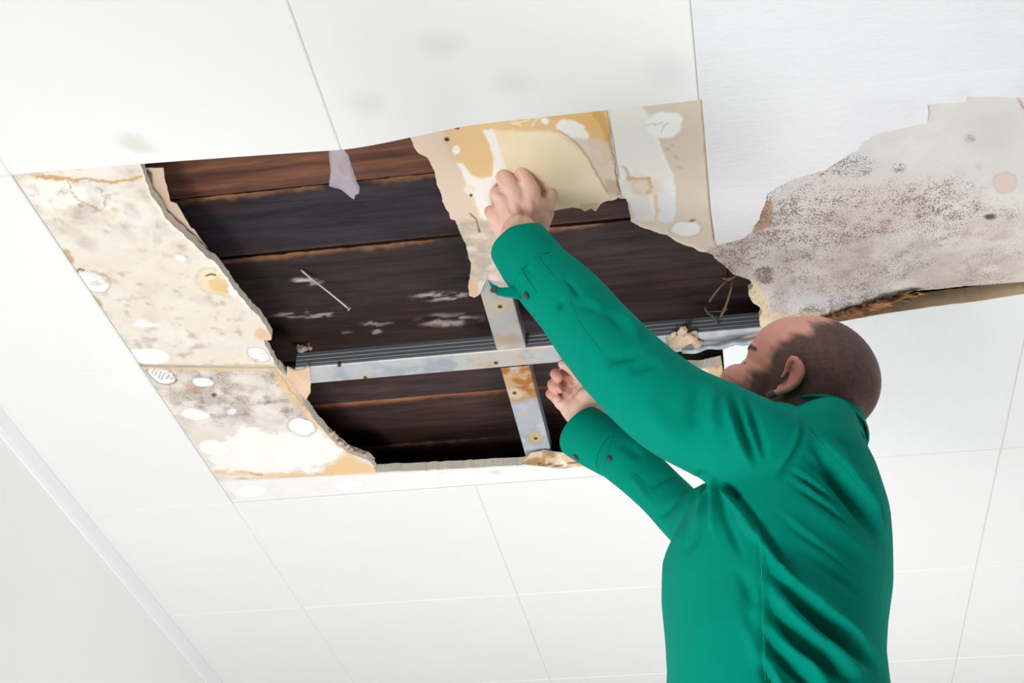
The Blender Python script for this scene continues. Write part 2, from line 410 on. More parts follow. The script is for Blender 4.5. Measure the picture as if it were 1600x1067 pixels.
# --- upper left board
Lb = [(24, 281), (150, 277), (225, 270), (229, 285), (236, 303), (250, 324), (259, 343), (280, 360), (302, 380), (320, 400), (336, 408), (350, 428), (362, 446), (380, 468), (391, 482), (403, 492), (414, 508), (423, 522), (423, 531), (411, 531), (418, 545), (427, 560), (433, 573.5), (330, 572), (206, 570)]
zb = lambda x, y: ZH + .004 + 0 * x
wl = W(Lb, ZH + .004); wl[0] = (TX0 + .0005, TY0 - .03); wl[-1] = (TX0 + .0005, wl[-1][1])
wl = [wl[0]] + [(onz(225, 262, ZH + .004)[0], TY0 - .03)] + wl[2:]
def p_left(p):
    p.c[:] = lin((233, 223, 210))
    p.blotch(14, .5, .8, (242, 236, 226), .8, 2); p.blotch(22, .6, .8, (222, 207, 190), .6, 6)
    top = 1 - sstep(300, 440, p.py); p.blotch(16, .42, .62, (240, 234, 224), 1, 12, top)
    p.blotch(35, .50, .85, (190, 176, 162), .7, 14, top * .9); p.blotch(30, .6, .75, (222, 190, 150), .7, 16, top)
    p.ell(85, 303, 50, 22, 8, (246, 242, 232), .2, 22)
    p.line([(60, 279), (150, 280), (190, 284), (224, 274)], 4, (205, 160, 105), .9, 14)
    p.line([(105, 283), (112, 305), (130, 322), (160, 328), (165, 305), (150, 292)], 1.6, (160, 130, 100), .6, 20)
    for e in ((128, 335, 14, 11, 20), (135, 380, 18, 10, 30)): p.ell(*e, (190, 175, 165), .6, 14, .5)
    p.ell(108, 402, 13, 6, 60, (203, 175, 135), .3, 10); p.ell(150, 470, 12, 5, 50, (203, 175, 140), .3, 8)
    p.line([(96, 395), (112, 430), (130, 455), (160, 488), (200, 555)], 3, (208, 185, 150), .6, 6)
    p.ell(145, 440, 27, 15, 12, (250, 248, 244), .1, 6, 1, ((150, 120, 90), .5)); p.line([(119, 425), (124, 420), (131, 422)], 2.2, (110, 80, 60), .9, 0)
    p.ell(340, 440, 33, 19, 15, (244, 224, 190), .15, 10, 1, ((190, 160, 120), .5)); p.ell(345, 447, 20, 11, 15, (228, 190, 130), .3, 8, .8); p.ell(366, 452, 10, 10, 0, (248, 244, 236), .3, 5)
    p.line([(322, 431), (330, 428), (337, 430)], 2.2, (90, 65, 50), .9, 0)
    p.ell(232, 557, 33, 13, 3, (250, 249, 246), .15, 8, 1, ((215, 185, 150), .5)); p.ell(404, 554, 17, 10, 20, (252, 250, 247), .1, 5, 1, ((70, 60, 55), .45))
    p.ell(228, 508, 18, 7, 0, (250, 248, 243), .3, 10); p.ell(283, 404, 9, 5, 10, (250, 247, 242), .3, 8)
    p.ell(235, 495, 14, 9, 0, (215, 200, 175), .6, 14, .4); p.ell(315, 470, 14, 10, 0, (215, 205, 192), .6, 14, .4)
    p.blotch(60, .55, .85, (170, 155, 140), .6, 31)
    p.poly([(405, 512), (424, 520), (424, 532), (408, 532), (396, 522)], (232, 185, 140), 3, 5, .8)
    p.line([(225, 272), (236, 303), (259, 343), (302, 380), (336, 408), (362, 446), (391, 482)], 5, (245, 238, 228), .8, 5)
    p.line([(206, 571), (300, 571), (433, 573)], 3, (215, 180, 140), .7, 6)
    s_ = sstep(.52, .72, fbm(p.x * 26, p.y * 26, 41)); p.mould(s_ * .30 * (.4 + .6 * top))
r_left = root('plasterboard', (-.85, 1.7, ZH)); tag(r_left, 'upper left plasterboard, stripped bare and stained beige, with a cracked ragged edge', 'plasterboard', 'stripped plasterboards round the hole')
slab('board', wl, zb, .014, .0022, m_board, p_left, side=(246, 236, 220), jag=.0016, jagset=set(range(2, 23)), parent=r_left)
# delaminated layers behind the cracked edge
lay = [(228, 262), (255, 262), (258, 283), (262, 300), (266, 315), (275, 318), (284, 333), (299, 356), (303, 358), (318, 380), (331, 394), (338, 407), (343, 417), (330, 410), (300, 388), (262, 355), (240, 330), (226, 290)]
def p_lay(p):
    p.c[:] = lin((214, 190, 168)); p.blotch(30, .4, .7, (228, 208, 186), .8, 3)
    p.line([(228, 275), (238, 308), (262, 345), (305, 382), (338, 413)], 5, (90, 62, 48), .9, 4)
def zl(o_): return lambda x, y: ZH + o_ + 0 * x
tag(slab('paper_layer', W(lay, ZH + .024), zl(.024), .0012, .005, m_paper, p_lay, side=(170, 130, 100), jag=.001, parent=r_left), 'brown torn paper layer behind the crack')
lay2 = [(228, 268), (236, 272), (240, 300), (252, 318), (262, 332), (285, 354), (312, 380), (341, 410), (352, 424), (352, 430), (330, 412), (300, 388), (255, 345), (232, 305)]
def p_lay2(p): p.c[:] = lin((112, 82, 64)); p.blotch(60, .45, .6, (190, 150, 115), .8, 3)
tag(slab('paper_layer', W(lay2, ZH + .0185), zl(.0185), .0012, .004, m_paper, p_lay2, side=(90, 60, 45), jag=.0014, parent=r_left), 'dark brown split layer in the crack')

# --- lower left board running along the far side of the hole
yfar = TY0 + 2 * T
Lc = [(206, 574), (330, 574), (436, 575), (448, 592), (458, 606), (471, 624), (484, 644), (497, 662), (510, 676), (523, 690), (537, 700), (549, 709), (562, 713), (576, 719), (585, 727), (587, 737.5), (640, 735), (700, 732), (760, 729), (830, 725), (905, 722), (960, 706), (1000, 700), (1015, 694), (1028, 680), (1045, 650), (1050, 620), (1046, 600), (1040, 590), (1055, 582), (1075, 576), (1100, 574), (1128, 568)]
wc = W(Lc, ZH + .004); wc[0] = (TX0 + .0005, wc[0][1]); wc[-1] = (TX0 + 2 * T - .0005, wc[-1][1]); wc += [(TX0 + 2 * T - .0005, yfar - .0005), (TX0 + .0005, yfar - .0005)]
def p_low(p):
    p.c[:] = lin((229, 219, 208))
    p.blotch(14, .45, .75, (240, 234, 226), .7, 22)
    up = (1 - sstep(640, 680, p.py + p.wy * 30)) * (1 - sstep(430, 520, p.px - (p.py - 573) * .6))
    p.blotch(24, .35, .75, (200, 186, 174), .9, 24, up); p.blotch(60, .50, .8, (140, 124, 114), .8, 27, up * sstep(260, 330, p.px)); p.blotch(30, .5, .8, (180, 162, 150), .7, 29, up)
    p.poly([(378, 672), (440, 674), (500, 668), (548, 702), (520, 728), (430, 742), (340, 742), (320, 700), (350, 690)], (247, 244, 239), 4, 34)
    p.poly([(433, 574), (450, 590), (500, 655), (540, 700), (566, 716), (548, 716), (505, 680), (470, 640), (440, 612), (428, 590)], (236, 202, 158), 4, 10, .75)
    p.line([(428, 576), (450, 604), (490, 650), (530, 700)], 2.2, (205, 160, 115), .7, 8)
    p.poly([(522, 722), (545, 713), (575, 725), (590, 740), (560, 744), (500, 744), (510, 732)], (238, 196, 140), 5, 14, .9)
    p.line([(338, 738), (400, 741), (470, 744), (590, 739)], 5, (236, 200, 158), .8, 12); p.line([(370, 748), (450, 746), (520, 743)], 2, (215, 170, 120), .7, 6)
    p.line([(390, 738), (398, 742), (410, 741)], 2, (190, 150, 110), .7, 8)
    for e in ((252, 586, 23, 11, 22, (70, 55, 50), .95), (318, 598, 17, 7, 8, (120, 100, 90), .6), (305, 648, 22, 8, 5, (200, 180, 160), .4), (362, 643, 8, 4, -10, (110, 90, 80), .9), (472, 667, 21, 13, 15, (150, 130, 120), .7), (335, 700, 24, 12, 10, (230, 225, 215), .4)):
        p.ell(*e[:5], (250, 248, 244), .15, 6, 1, (e[5], e[6]))
    for k in range(7): p.line([(236 + 6 * k, 584 + 2 * k), (240 + 6 * k, 576 + 3 * k)], 1.6, (110, 95, 85), .7, 8)
    p.ell(334, 617, 4, 3, 0, (110, 80, 65), .5, 3); p.ell(300, 606, 14, 4, 20, (200, 165, 130), .5, 8, .7); p.ell(455, 582, 1, 1, 0)
    p.line([(206, 574), (300, 577), (433, 576)], 4, (226, 196, 160), .8, 8)
    p.line([(206, 574), (225, 600), (250, 635)], 5, (205, 180, 150), .6, 10)
    low = sstep(-1, 5, p.py - (768.5 - .0492 * p.px) + 2); xr = sstep(330, 360, p.px)
    p.put(low * xr, (244, 243, 241)); p.blotch(20, .5, .7, (238, 236, 233), .5, 33, low)
    for e in ((390, 768, 26, 10), (545, 757, 22, 8), (716, 744, 28, 7), (845, 735, 10, 3)): p.ell(*e, -4, (250, 250, 249), .2, 6, .9, ((226, 222, 216), .3))
    p.ell(775, 738, 8, 2.5, 0, (232, 215, 200), .5, 4, .7); p.ell(352, 772, 18, 5, 20, (230, 222, 214), .6, 8, .7)
    s = (p.px > 600) * (1 - sstep(0, 6, np.abs(p.py - (765 - .05 * p.px) + 1))); p.put(s * .5, (236, 226, 214))
    r_ = sstep(1020, 1040, p.px) * (1 - sstep(596, 606, p.py)); p.put(r_, (214, 186, 150)); p.blotch(40, .42, .6, (168, 128, 88), .9, 44, r_); p.blotch(50, .5, .65, (240, 226, 205), .9, 45, r_)
    p.mould(up * (.35 + .5 * sstep(.45, .6, fbm(p.x * 24, p.y * 24, 24))) * .8)
r_low = root('plasterboard', (-.8, 2.2, ZH)); tag(r_low, 'lower left plasterboard, mouldy and half white, running along the far side of the hole', 'plasterboard', 'stripped plasterboards round the hole')
slab('board', wc, lambda x, y: ZH + .003 + 0 * x, .018, .0022, m_board, p_low, side=(250, 242, 228), jag=.0018, jagset=set(range(2, 33)), parent=r_low)
flap = [(449, 571), (462, 577), (474, 575), (481, 569), (484, 573), (486, 596), (485, 612), (478, 624), (462, 606), (448, 588)]
def p_flap(p): p.c[:] = lin((224, 192, 160)); p.blotch(40, .45, .7, (236, 210, 182), .8, 3); p.line(flap[:4], 3, (80, 55, 40), .9, 3)
tag(slab('paper_flap', W(flap, ZH + .012), lambda x, y: ZH + .010 + 0 * x, .0015, .004, m_paper, p_flap, jag=.0006, parent=r_low), 'beige paper flap behind the cut edge')
# crumbs on the lower corner of the cut edge, and the curled flap on the far edge
bm = bmesh.new()
for (a, b) in ((557, 708), (563, 714), (570, 711), (576, 719), (580, 722), (583, 727), (549, 704), (542, 700), (533, 692), (526, 684), (519, 678)):
    q = onz(a, b - 2, ZH + .01); ball(bm, q, (.004 + random.random() * .003, .004, .004), Matrix.Rotation(random.random() * 3, 4, 'Z'), sub=2)
for v in bm.verts: v.co += Vector([(fbm(np.array([v.co.x * 220 + w_]), np.array([v.co.z * 220 + v.co.y * 150]), 5)[0] - .5) * .009 for w_ in (0, 40, 80)])
tag(bmobj('crumbling_edge', bm, m_plaster, r_low, smooth=False), kind='stuff')
cf = [(815, 724), (830, 714), (850, 711), (875, 712), (900, 714), (925, 716), (925, 726), (905, 725), (880, 728), (850, 726)]
def p_cf(p): p.c[:] = lin((222, 196, 162)); p.blotch(50, .42, .6, (160, 120, 75), .9, 3); p.line([(840, 725), (880, 727), (905, 722)], 2, (80, 60, 40), .9, 4); p.blotch(50, .55, .65, (245, 238, 225), .9, 8)
tag(slab('paper_flap', W(cf, ZH - .002), lambda x, y: ZH - .004 + .012 * np.clip((2.36 - y) / .03, -.3, 1), .0015, .004, m_paper, p_cf, jag=.001, parent=r_low), 'curled brown paper flap on the far edge of the hole')

# --- right board, mouldy, reaching round to the torn paper
Rb = [(960, 148), (1096, 135), (1640, 90), (1660, 438), (1600, 441), (1520, 447), (1430, 455), (1370, 471), (1310, 490), (1290, 497), (1250, 506), (1215, 515), (1188, 512), (1186, 500), (1190, 484), (1181, 476), (1172, 467), (1170, 455), (1176, 447), (1171, 437), (1149, 428), (1135, 416), (1122, 407), (1113, 396), (1095, 392), (1080, 384), (1068, 381), (1057, 377), (1042, 366), (1022, 361), (1006, 355), (986, 345), (984, 330), (979, 309), (968, 309), (955, 300), (935, 230), (930, 170)]
def zr(x, y): return ZH + .004 + .013 * sstep(1.75, 1.95, y) * sstep(.0, .25, x)
wr = W(Rb, ZH + .005)
for k in (3, 4, 5, 6, 7, 8, 9): wr[k] = tuple(onz(*Rb[k], ZH + .016)[:2])
wr[0] = (-.14, TY0 - .03); wr[1] = (0., TY0 - .03); wr[2] = (TX0 + 3 * T + .02, TY0 - .03); wr[3] = (TX0 + 3 * T + .02, 1.955); wr[-1] = (-.165, TY0 - .03)
def p_right(p):
    p.c[:] = lin((226, 212, 194))
    R = sstep(1112, 1122, p.px + p.wx * 6) + sstep(380, 396, p.py) * sstep(1085, 1112, p.px); R = np.clip(R, 0, 1)
    p.blotch(10, .4, .7, (219, 203, 184), .7, 2, 1 - R)
    p.put(R, (221, 216, 212)); g = sstep(1350, 1150, p.px) * R if False else np.clip((1450 - p.px) / 300, 0, 1) * R
    p.blotch(9, .25, .75, (212, 194, 184), .9, 51, R * sstep(250, 330, p.py)); p.blotch(14, .42, .8, (232, 226, 218), .8, 53, R); p.blotch(9, .45, .8, (208, 205, 206), .7, 57, R * (1 - sstep(230, 330, p.py)))
    p.blotch(30, .45, .8, (190, 170, 160), .6, 59, R * sstep(300, 380, p.py)); p.blotch(12, .45, .75, (214, 216, 224), .8, 60, R * sstep(440, 480, p.py + p.px * .03 - 40))
    # centre part: whitish paint sheets, water rings
    p.poly([(945, 168), (1000, 163), (1013, 176), (1020, 200), (1035, 235), (1052, 275), (1056, 292), (1052, 345), (1000, 345), (985, 320), (968, 300), (950, 210)], (240, 238, 232), 3, 5)
    p.poly([(1008, 190), (1020, 180), (1035, 176), (1058, 178), (1066, 186), (1063, 205), (1050, 213), (1022, 216), (1014, 205)], (248, 247, 244), 2, 8)
    p.line([(1012, 195), (1030, 195), (1045, 190), (1035, 205)], 1.5, (200, 190, 180), .7, 14)
    p.line([(1018, 195), (1034, 235), (1050, 275)], 2, (248, 248, 246), .8, 3)
    p.line([(948, 170), (958, 215), (964, 260), (969, 305)], 1.6, (170, 130, 100), .7, 2)
    p.ell(1008, 292, 26, 16, 15, (226, 205, 175), .5, 18, .8); p.line([(975, 262), (985, 278), (1000, 282), (1012, 276), (1020, 290), (1012, 303)], 3.5, (206, 165, 115), .75, 12); p.ell(1003, 292, 13, 11, 0, (232, 215, 192), .3, 8, .8, ((205, 175, 140), .5))
    p.ell(1041, 325, 15, 22, 0, (228, 230, 234), .15, 6, .95); p.line([(1024, 308), (1028, 330), (1024, 345)], 4, (228, 195, 155), .8, 10)
    p.poly([(983, 310), (1015, 312), (1025, 345), (990, 345)], (228, 224, 222), 4, 10, .8)
    p.ell(1072, 358, 24, 12, 0, (240, 237, 232), .15, 10, 1, ((175, 150, 125), .6)); p.ell(1082, 344, 5, 2.5, 0, (110, 90, 80), .5, 5, .8)
    p.line([(986, 347), (1022, 362), (1057, 378), (1095, 393), (1120, 406)], 5, (240, 222, 200), .7, 6)
    p.line([(1096, 155), (1104, 250), (1113, 340), (1118, 380)], 3.5, (198, 165, 130), .7, 5)
    p.line([(930, 168), (1000, 161), (1096, 152)], 4, (240, 228, 208), .5, 6); p.ell(1007, 163, 4, 2, 0, (80, 40, 35), .5, 2)
    for e in ((1043, 233, 5, 2), (1057, 246, 5, 2), (1062, 262, 5, 2), (1050, 228, 4, 1.5)): p.ell(*e, 20, (200, 175, 150), .4, 4, .7)
    # right part
    p.ell(1570, 285, 16, 16, 0, (222, 202, 190), .12, 8, .95, ((190, 165, 155), .6)); p.ell(1530, 261, 6, 6, 0, (215, 200, 190), .3, 6, .7)
    p.ell(1546, 340, 9, 5, 0, (60, 50, 45), .5, 8, .9); p.ell(1515, 217, 8, 8, 0, (150, 145, 145), .6, 10, .15)
    p.poly([(1176, 362), (1196, 313), (1208, 313), (1206, 350), (1182, 364)], (196, 160, 128), 2, 5)
    p.poly([(1165, 436), (1182, 445), (1197, 470), (1200, 520), (1180, 515), (1168, 465)], (232, 212, 176), 4, 8, .9)
    p.line([(1183, 445), (1198, 470), (1202, 500)], 5, (238, 214, 176), .6, 10)
    p.line([(1200, 490), (1240, 495), (1290, 490), (1310, 488)], 8, (228, 200, 160), .6, 16); p.line([(1297, 470), (1301, 480), (1296, 492)], 2, (140, 105, 70), .8, 6)
    p.line([(1310, 490), (1370, 471), (1430, 455)], 3, (140, 95, 60), .8, 10)
    p.line([(1590, 152), (1598, 168), (1606, 176)], 1.6, (150, 70, 60), .8, 3)
    d = R * (.42 + .55 * sstep(.35, .7, fbm(p.x * 7, p.y * 7, 71, 4))) * np.clip(.35 + sstep(250, 330, p.py + (p.px - 1300) * .05) * .8, 0, 1)
    d = d * (1 - .6 * sstep(1470, 1560, p.px) * (1 - sstep(300, 330, p.py)))
    for e in ((1330, 260, 60, 25), (1405, 262, 18, 12), (1515, 217, 12, 10), (1280, 265, 40, 15)): 
        q = np.hypot((p.px - e[0]) / e[2], (p.py - e[1]) / e[3]); d = np.maximum(d, R * .9 * (1 - sstep(.5, 1.1, q)))
    p.mould(d); dk = np.hypot((p.px - 1195) / 26, (p.py - 430) / 22); p.mould(1.3 * (1 - sstep(.4, 1.1, dk)) * R)
r_right = root('plasterboard', (.25, 1.7, ZH)); tag(r_right, 'right-hand plasterboard speckled with grey and brown mould, above the man\'s head', 'plasterboard', 'stripped plasterboards round the hole')
slab('board', wr, zr, .011, .0022, m_board, p_right, side=(214, 190, 158), jag=.0016, jagset=set(range(5, 34)), parent=r_right)
# --- rusty layered lip along the far edge of the mouldy board
bm = bmesh.new(); rnd = random.Random(3)
for k in range(26):
    a = k / 25; qx = 1300 + 130 * a; qy = 497 - 38 * a + rnd.uniform(-1, 2); q = onz(qx, qy, ZH + .008)
    ball(bm, q, (.012 + .006 * rnd.random(), .004, .006 * (1.1 - a) + .001), Matrix.Rotation(rnd.uniform(-.4, .4), 4, 'Z') @ Matrix.Rotation(rnd.uniform(-.3, .3), 4, 'Y'), sub=2)
for v in bm.verts: v.co += Vector([(fbm(np.array([v.co.x * 160 + w_]), np.array([v.co.z * 160 + v.co.y * 99]), 5)[0] - .5) * .009 for w_ in (0, 40, 80)])
o = bmobj('crumbling_edge', bm, mat('rusty_plaster', (176, 128, 88), .9, var=.7, vscale=70, bump=.8, bscale=120), r_right); tag(o, 'brown rotten lip', kind='stuff')

# ------------------------------------------------------------------ wet paper being pulled off
Pa = [(640, 211), (700, 190), (800, 174), (880, 166), (946, 161), (952, 200), (958, 250), (964, 280), (969, 306), (962, 311), (948, 314), (938, 319), (931, 330), (924, 326), (914, 330), (905, 326), (892, 325), (860, 330), (840, 336), (815, 352), (798, 372), (795, 400), (792, 428), (790, 442), (775, 440), (760, 436), (754, 448), (748, 462), (741, 466), (733, 462), (732, 448), (735, 432), (735, 410), (728, 385), (718, 360), (712, 345), (705, 342), (702, 334), (696, 326), (691, 315), (689, 303), (684, 290), (680, 275), (674, 258), (666, 246), (656, 240), (648, 232), (643, 220)]
def zp(x, y):
    d = np.hypot((x + .285) / .12, (y - 1.60) / .09); return ZH + .0028 - .018 * np.exp(-d * d) + .003 * (np.sin(x * 30) - 1) * sstep(1.47, 1.55, y) * (1 - sstep(-.2, -.14, x)) - .021 * (1 - sstep(0, .42, (x + .503) / .5)) * (1 - sstep(1.434, 1.56, y))
def fitz(px, py):
    z = ZH
    for _ in range(12): q = onz(px, py, z); z = float(zp(q[0], q[1]))
    return (q[0], q[1])
wp = [fitz(a, b) for a, b in Pa]
for k in (0, 1, 2, 3, 4): wp[k] = (wp[k][0], min(wp[k][1], TY0 - .006))
def p_paper(p):
    p.c[:] = lin((252, 234, 200))
    p.blotch(9, .35, .65, (250, 228, 188), .8, 2)
    p.put(sstep(880, 950, p.px) * sstep(210, 330, p.py) * .0 + sstep(820, 900, p.px) * sstep(265, 330, p.py) * .6, (228, 210, 190))
    p.put((1 - sstep(700, 712, p.px - (p.py - 230) * .42 + p.wx * 6)), (231, 208, 188))
    p.poly([(690, 190), (760, 184), (850, 170), (945, 160), (953, 195), (958, 250), (940, 262), (925, 240), (880, 216), (860, 205), (840, 205), (770, 205), (757, 203), (768, 230), (772, 258), (768, 276), (750, 281), (735, 270), (720, 255), (705, 235), (697, 215)], (236, 198, 146), 3, 8, .95)
    p.poly([(790, 160), (945, 155), (956, 210), (930, 215), (905, 200), (870, 185), (800, 186)], (236, 190, 122), 9, 20, .85); p.line([(930, 175), (945, 190), (953, 215)], 9, (214, 160, 90), .6, 12)
    p.poly([(690, 205), (700, 200), (712, 240), (722, 262), (700, 240)], (226, 196, 165), 4, 6, .7)
    p.poly([(756, 204), (770, 202), (778, 225), (790, 262), (768, 300), (770, 330), (765, 345), (752, 340), (742, 310), (728, 285), (714, 254), (722, 255), (736, 272), (752, 280), (768, 275), (771, 255), (767, 228)], (250, 246, 240), 2, 5)
    p.ell(713, 235, 6, 7, 0, (252, 248, 240), .2, 4); p.ell(733, 297, 8, 8, 0, (246, 232, 212), .3, 8); p.ell(736, 305, 2.6, 2.6, 0, (70, 60, 50), .3, 0)
    for e in ((714, 200, 4, 2.2), (698, 218, 4.5, 3)): p.ell(*e, 10, (50, 40, 32), .4, 3)
    p.ell(722, 196, 2, 1.5, 0, (90, 70, 50), .4, 2)
    p.ell(852, 189, 6, 5, 0, (252, 248, 238), .3, 5)
    for q in ([(795, 184), (802, 192), (815, 196), (805, 188)], [(832, 196), (840, 186), (846, 184)], [(808, 190), (825, 188), (835, 184)]): p.line(q, 2, (248, 232, 196), .9, 6)
    p.poly([(868, 196), (876, 188), (900, 190), (915, 198), (920, 212), (912, 222), (925, 235), (940, 240), (945, 255), (930, 245), (905, 228), (880, 216), (870, 210)], (250, 246, 238), 2, 12)
    p.poly([(880, 218), (915, 215), (945, 222), (955, 240), (962, 280), (968, 305), (952, 306), (935, 275), (918, 248), (900, 230)], (228, 212, 194), 4, 8, .85)
    p.poly([(945, 280), (963, 282), (968, 304), (952, 303)], (206, 176, 150), 4, 6, .8)
    p.line([(872, 205), (890, 216), (905, 228), (920, 248), (935, 275), (950, 300)], 1.8, (190, 150, 115), .9, 4)
    p.line([(950, 210), (960, 260), (966, 304)], 1.8, (190, 150, 115), .8, 3)
    p.poly([(908, 318), (935, 316), (936, 334), (900, 334)], (214, 186, 158), 2, 4, .9)
    tail = sstep(340, 352, p.py); p.put(tail, (216, 196, 174)); p.blotch(50, .4, .62, (190, 178, 168), .9, 5, tail); p.blotch(30, .5, .7, (232, 220, 204), .9, 8, tail)
    p.poly([(732, 425), (746, 440), (750, 470), (728, 470)], (226, 188, 154), 3, 4, .9)
    p.line([(735, 334), (744, 342), (749, 362)], 2, (120, 85, 65), .9, 2)
o = slab('torn_paper', wp, zp, .0012, .002, m_paper, p_paper, side=(225, 205, 175), jag=.0012, jagset=set(range(5, 47)))
tag(o, 'amber-stained wet paper sheet being torn down by the man\'s raised left hand', 'torn paper')

# ------------------------------------------------------------------ planks of the loft
PL = [1.16, 1.318, 1.476, 1.633, 1.789, 1.966, 2.11, 2.252, 2.418, 2.60]
names = ['plank hidden behind the near tiles', 'hidden second plank behind the near tiles', 'reddish brown plank, topmost in the hole along the white tiles', 'charcoal wooden plank, second from the top of the hole, level with the torn paper',
         'dark plank with the nail stuck in it, third from the top of the hole', 'narrow dark plank just above the horizontal steel channel, next to two plaster crumbs', 'dark plank between the horizontal steel channel and the rusty streak below it',
         'brown plank with a rusty streak along its edge, second from the bottom of the hole', 'near-black lowest plank at the far side of the hole']
def wood_paint(k):
    def f(p):
        base = {2: (96, 62, 52), 7: (66, 46, 42), 3: (52, 42, 46)}.get(k, (54, 42, 42)); p.c[:] = lin(base)
        y0, y1 = PL[k], PL[k + 1]; t = (p.y - y0) / (y1 - y0)
        p.blotch(3, .4, .7, tuple(c * 1.35 for c in base), .8, 3 + k, 1, .5, 5); p.blotch(4, .45, .7, (70, 46, 40), .7, 30 + k, 1, .4, 6)
        if k == 2: p.blotch(5, .45, .65, (128, 84, 62), .8, 61, 1, .4, 7)
        if k == 3: p.blotch(4, .4, .65, (48, 44, 52), .9, 62)
        e = (1 - sstep(.0, .10, t - p.wx * .12)) * (k in (3, 4, 7, 8)); p.put(e * .85 * sstep(.35, .5, fbm(p.x * 9, p.y * 2, 77 + k)), (150, 102, 66))
        e = sstep(.93, 1, t + p.wx * .06) * (k in (2, 3)); p.put(e * .6, (112, 72, 52))
        if k == 7: p.put((1 - sstep(.03, .10, np.abs(t - .02 - .05 * p.wy))) * .8, (150, 98, 66))
        if k in (4, 5):
            for c in ((690, 463, 55, 9, -3), (700, 500, 60, 11, -3), (480, 440, 28, 7, 0), (480, 490, 62, 7, -4), (545, 523, 14, 7, 10), (585, 520, 14, 5, 0), (590, 505, 30, 2.5, 0), (505, 492, 40, 3, -5)):
                tt = math.radians(c[4]); dx = p.px - c[0]; dy = p.py - c[1] + p.wy * 8; q = np.hypot((dx * math.cos(tt) + dy * math.sin(tt)) / c[2], (-dx * math.sin(tt) + dy * math.cos(tt)) / c[3])
                p.put((1 - sstep(.5, 1.05, q)) * sstep(.42, .58, fbm(p.x * 30, p.y * 110, 90, 4)) * .85, (205, 190, 182))
    return f
def zw(k):
    d = [0, 0, 0, .002, 0, .004, -.002, .003, 0][k]
    return lambda x, y: ZH + .10 + d + .003 * sstep(.0, .12, (y - PL[k]) / (PL[k + 1] - PL[k])) * 0 + .0025 * (1 - sstep(0, .04, (y - PL[k]) / .16)) + .0025 * sstep(.96, 1, (y - PL[k]) / (PL[k + 1] - PL[k]))
for k in range(2, 9):
    g = .0025
    o = slab('wooden_plank', [(-1.18, PL[k] + g), (.56, PL[k] + g), (.56, PL[k + 1] - g), (-1.18, PL[k + 1] - g)], zw(k), .022, .0042, m_wood, wood_paint(k), side=(60, 42, 34), jag=.0008, topcol=(40, 30, 26))
    tag(o, names[k], 'wooden plank', 'old planks of the loft floor')
for y in PL[3:9]: pass

# ------------------------------------------------------------------ steel channels
def channel(name, label, a, b, wd, z0, h, lips=True, rib_side=-1, paint=None, screws=()):
    """C-section from a to b (world x, y); flat web underneath, ribbed flanges."""
    a = np.array(a, float); b = np.array(b, float); t = (b - a) / np.hypot(*(b - a)); n = np.array([-t[1], t[0]]); L = np.hypot(*(b - a))
    hw = wd / 2; pr = [(-hw + .012, h), (-hw, h)]
    for k in range(1, 4): zc = h * (1 - k / 4.); pr += [(-hw, zc + .0016), (-hw + .0016, zc), (-hw, zc - .0016)]
    pr += [(-hw, .0015), (-hw + .0015, 0)]
    pr += [(q, 0) for q in np.linspace(-hw + .005, hw - .005, 13)]
    pr += [(hw - .0015, 0), (hw, .0015)]
    for k in range(3, 0, -1): zc = h * (1 - k / 4.); pr += [(hw, zc - .0016), (hw - .0016, zc), (hw, zc + .0016)]
    pr += [(hw, h), (hw - .012, h)]
    m = max(8, int(L / .004)); V = []; F = []
    for i in range(m + 1):
        c = a + (b - a) * i / m
        for (o_, z) in pr: V.append((c[0] + n[0] * o_, c[1] + n[1] * o_, z0 + z))
    P = len(pr)
    for i in range(m):
        for k in range(P - 1): F.append((i * P + k, i * P + k + 1, (i + 1) * P + k + 1, (i + 1) * P + k))
    me = bpy.data.meshes.new('channel'); me.from_pydata(V, [], F); me.update()
    co_ = np.array(V); p = Paint(co_[:, 0], co_[:, 1], co_[:, 2], (188, 192, 198)); 
    p.blotch(18, .4, .65, (168, 176, 186), .8, 3); p.blotch(40, .5, .7, (212, 214, 216), .7, 5)
    if paint: paint(p)
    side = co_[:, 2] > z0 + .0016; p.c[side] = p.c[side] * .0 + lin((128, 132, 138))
    ca = me.color_attributes.new('Col', 'FLOAT_COLOR', 'POINT'); ca.data.foreach_set('color', np.hstack([p.c, np.ones((len(V), 1))]).ravel())
    R0 = root(name, (a[0], a[1], z0)); tag(R0, label, 'metal channel', 'steel channels across the hole')
    o = link('web', me, m_metal); under(o, R0)
    sm = o.modifiers.new('thick', 'SOLIDIFY'); sm.thickness = .0008; sm.offset = 0
    for (sx, sy) in screws:
        q = onz(sx, sy, z0); bm = bmesh.new(); cone(bm, (q[0], q[1], z0 - .0022), (q[0], q[1], z0 + .006), .0036, .002, 14); ball(bm, (q[0], q[1], z0 - .0016), (.0034, .0034, .0012), sub=2)
        bmobj('screw', bm, m_screw, R0)
    return R0
def pc_h(p):
    m = sstep(700, 745, p.px) * (1 - sstep(835, 860, p.px)); p.blotch(30, .30, .5, (222, 200, 178), .95, 4, m); p.ell(775, 564, 40, 12, 0, (200, 160, 120), .6, 20, .5)
    p.ell(572, 588, 10, 7, 0, (205, 196, 170), .5, 8, .8); p.blotch(30, .45, .65, (205, 208, 205), .7, 9)
    p.ell(835, 570, 20, 3, 0, (205, 140, 90), .6, 6, .7); p.blotch(20, .5, .62, (150, 118, 80), .9, 12, sstep(1150, 1180, p.px))
channel('metal_channel', 'long horizontal galvanised steel channel crossing the whole hole', (-.742, 2.0235), (.09, 2.0205), .05, ZH + .012, .032, paint=pc_h, screws=((571, 589), (775, 566), (530, 570)))
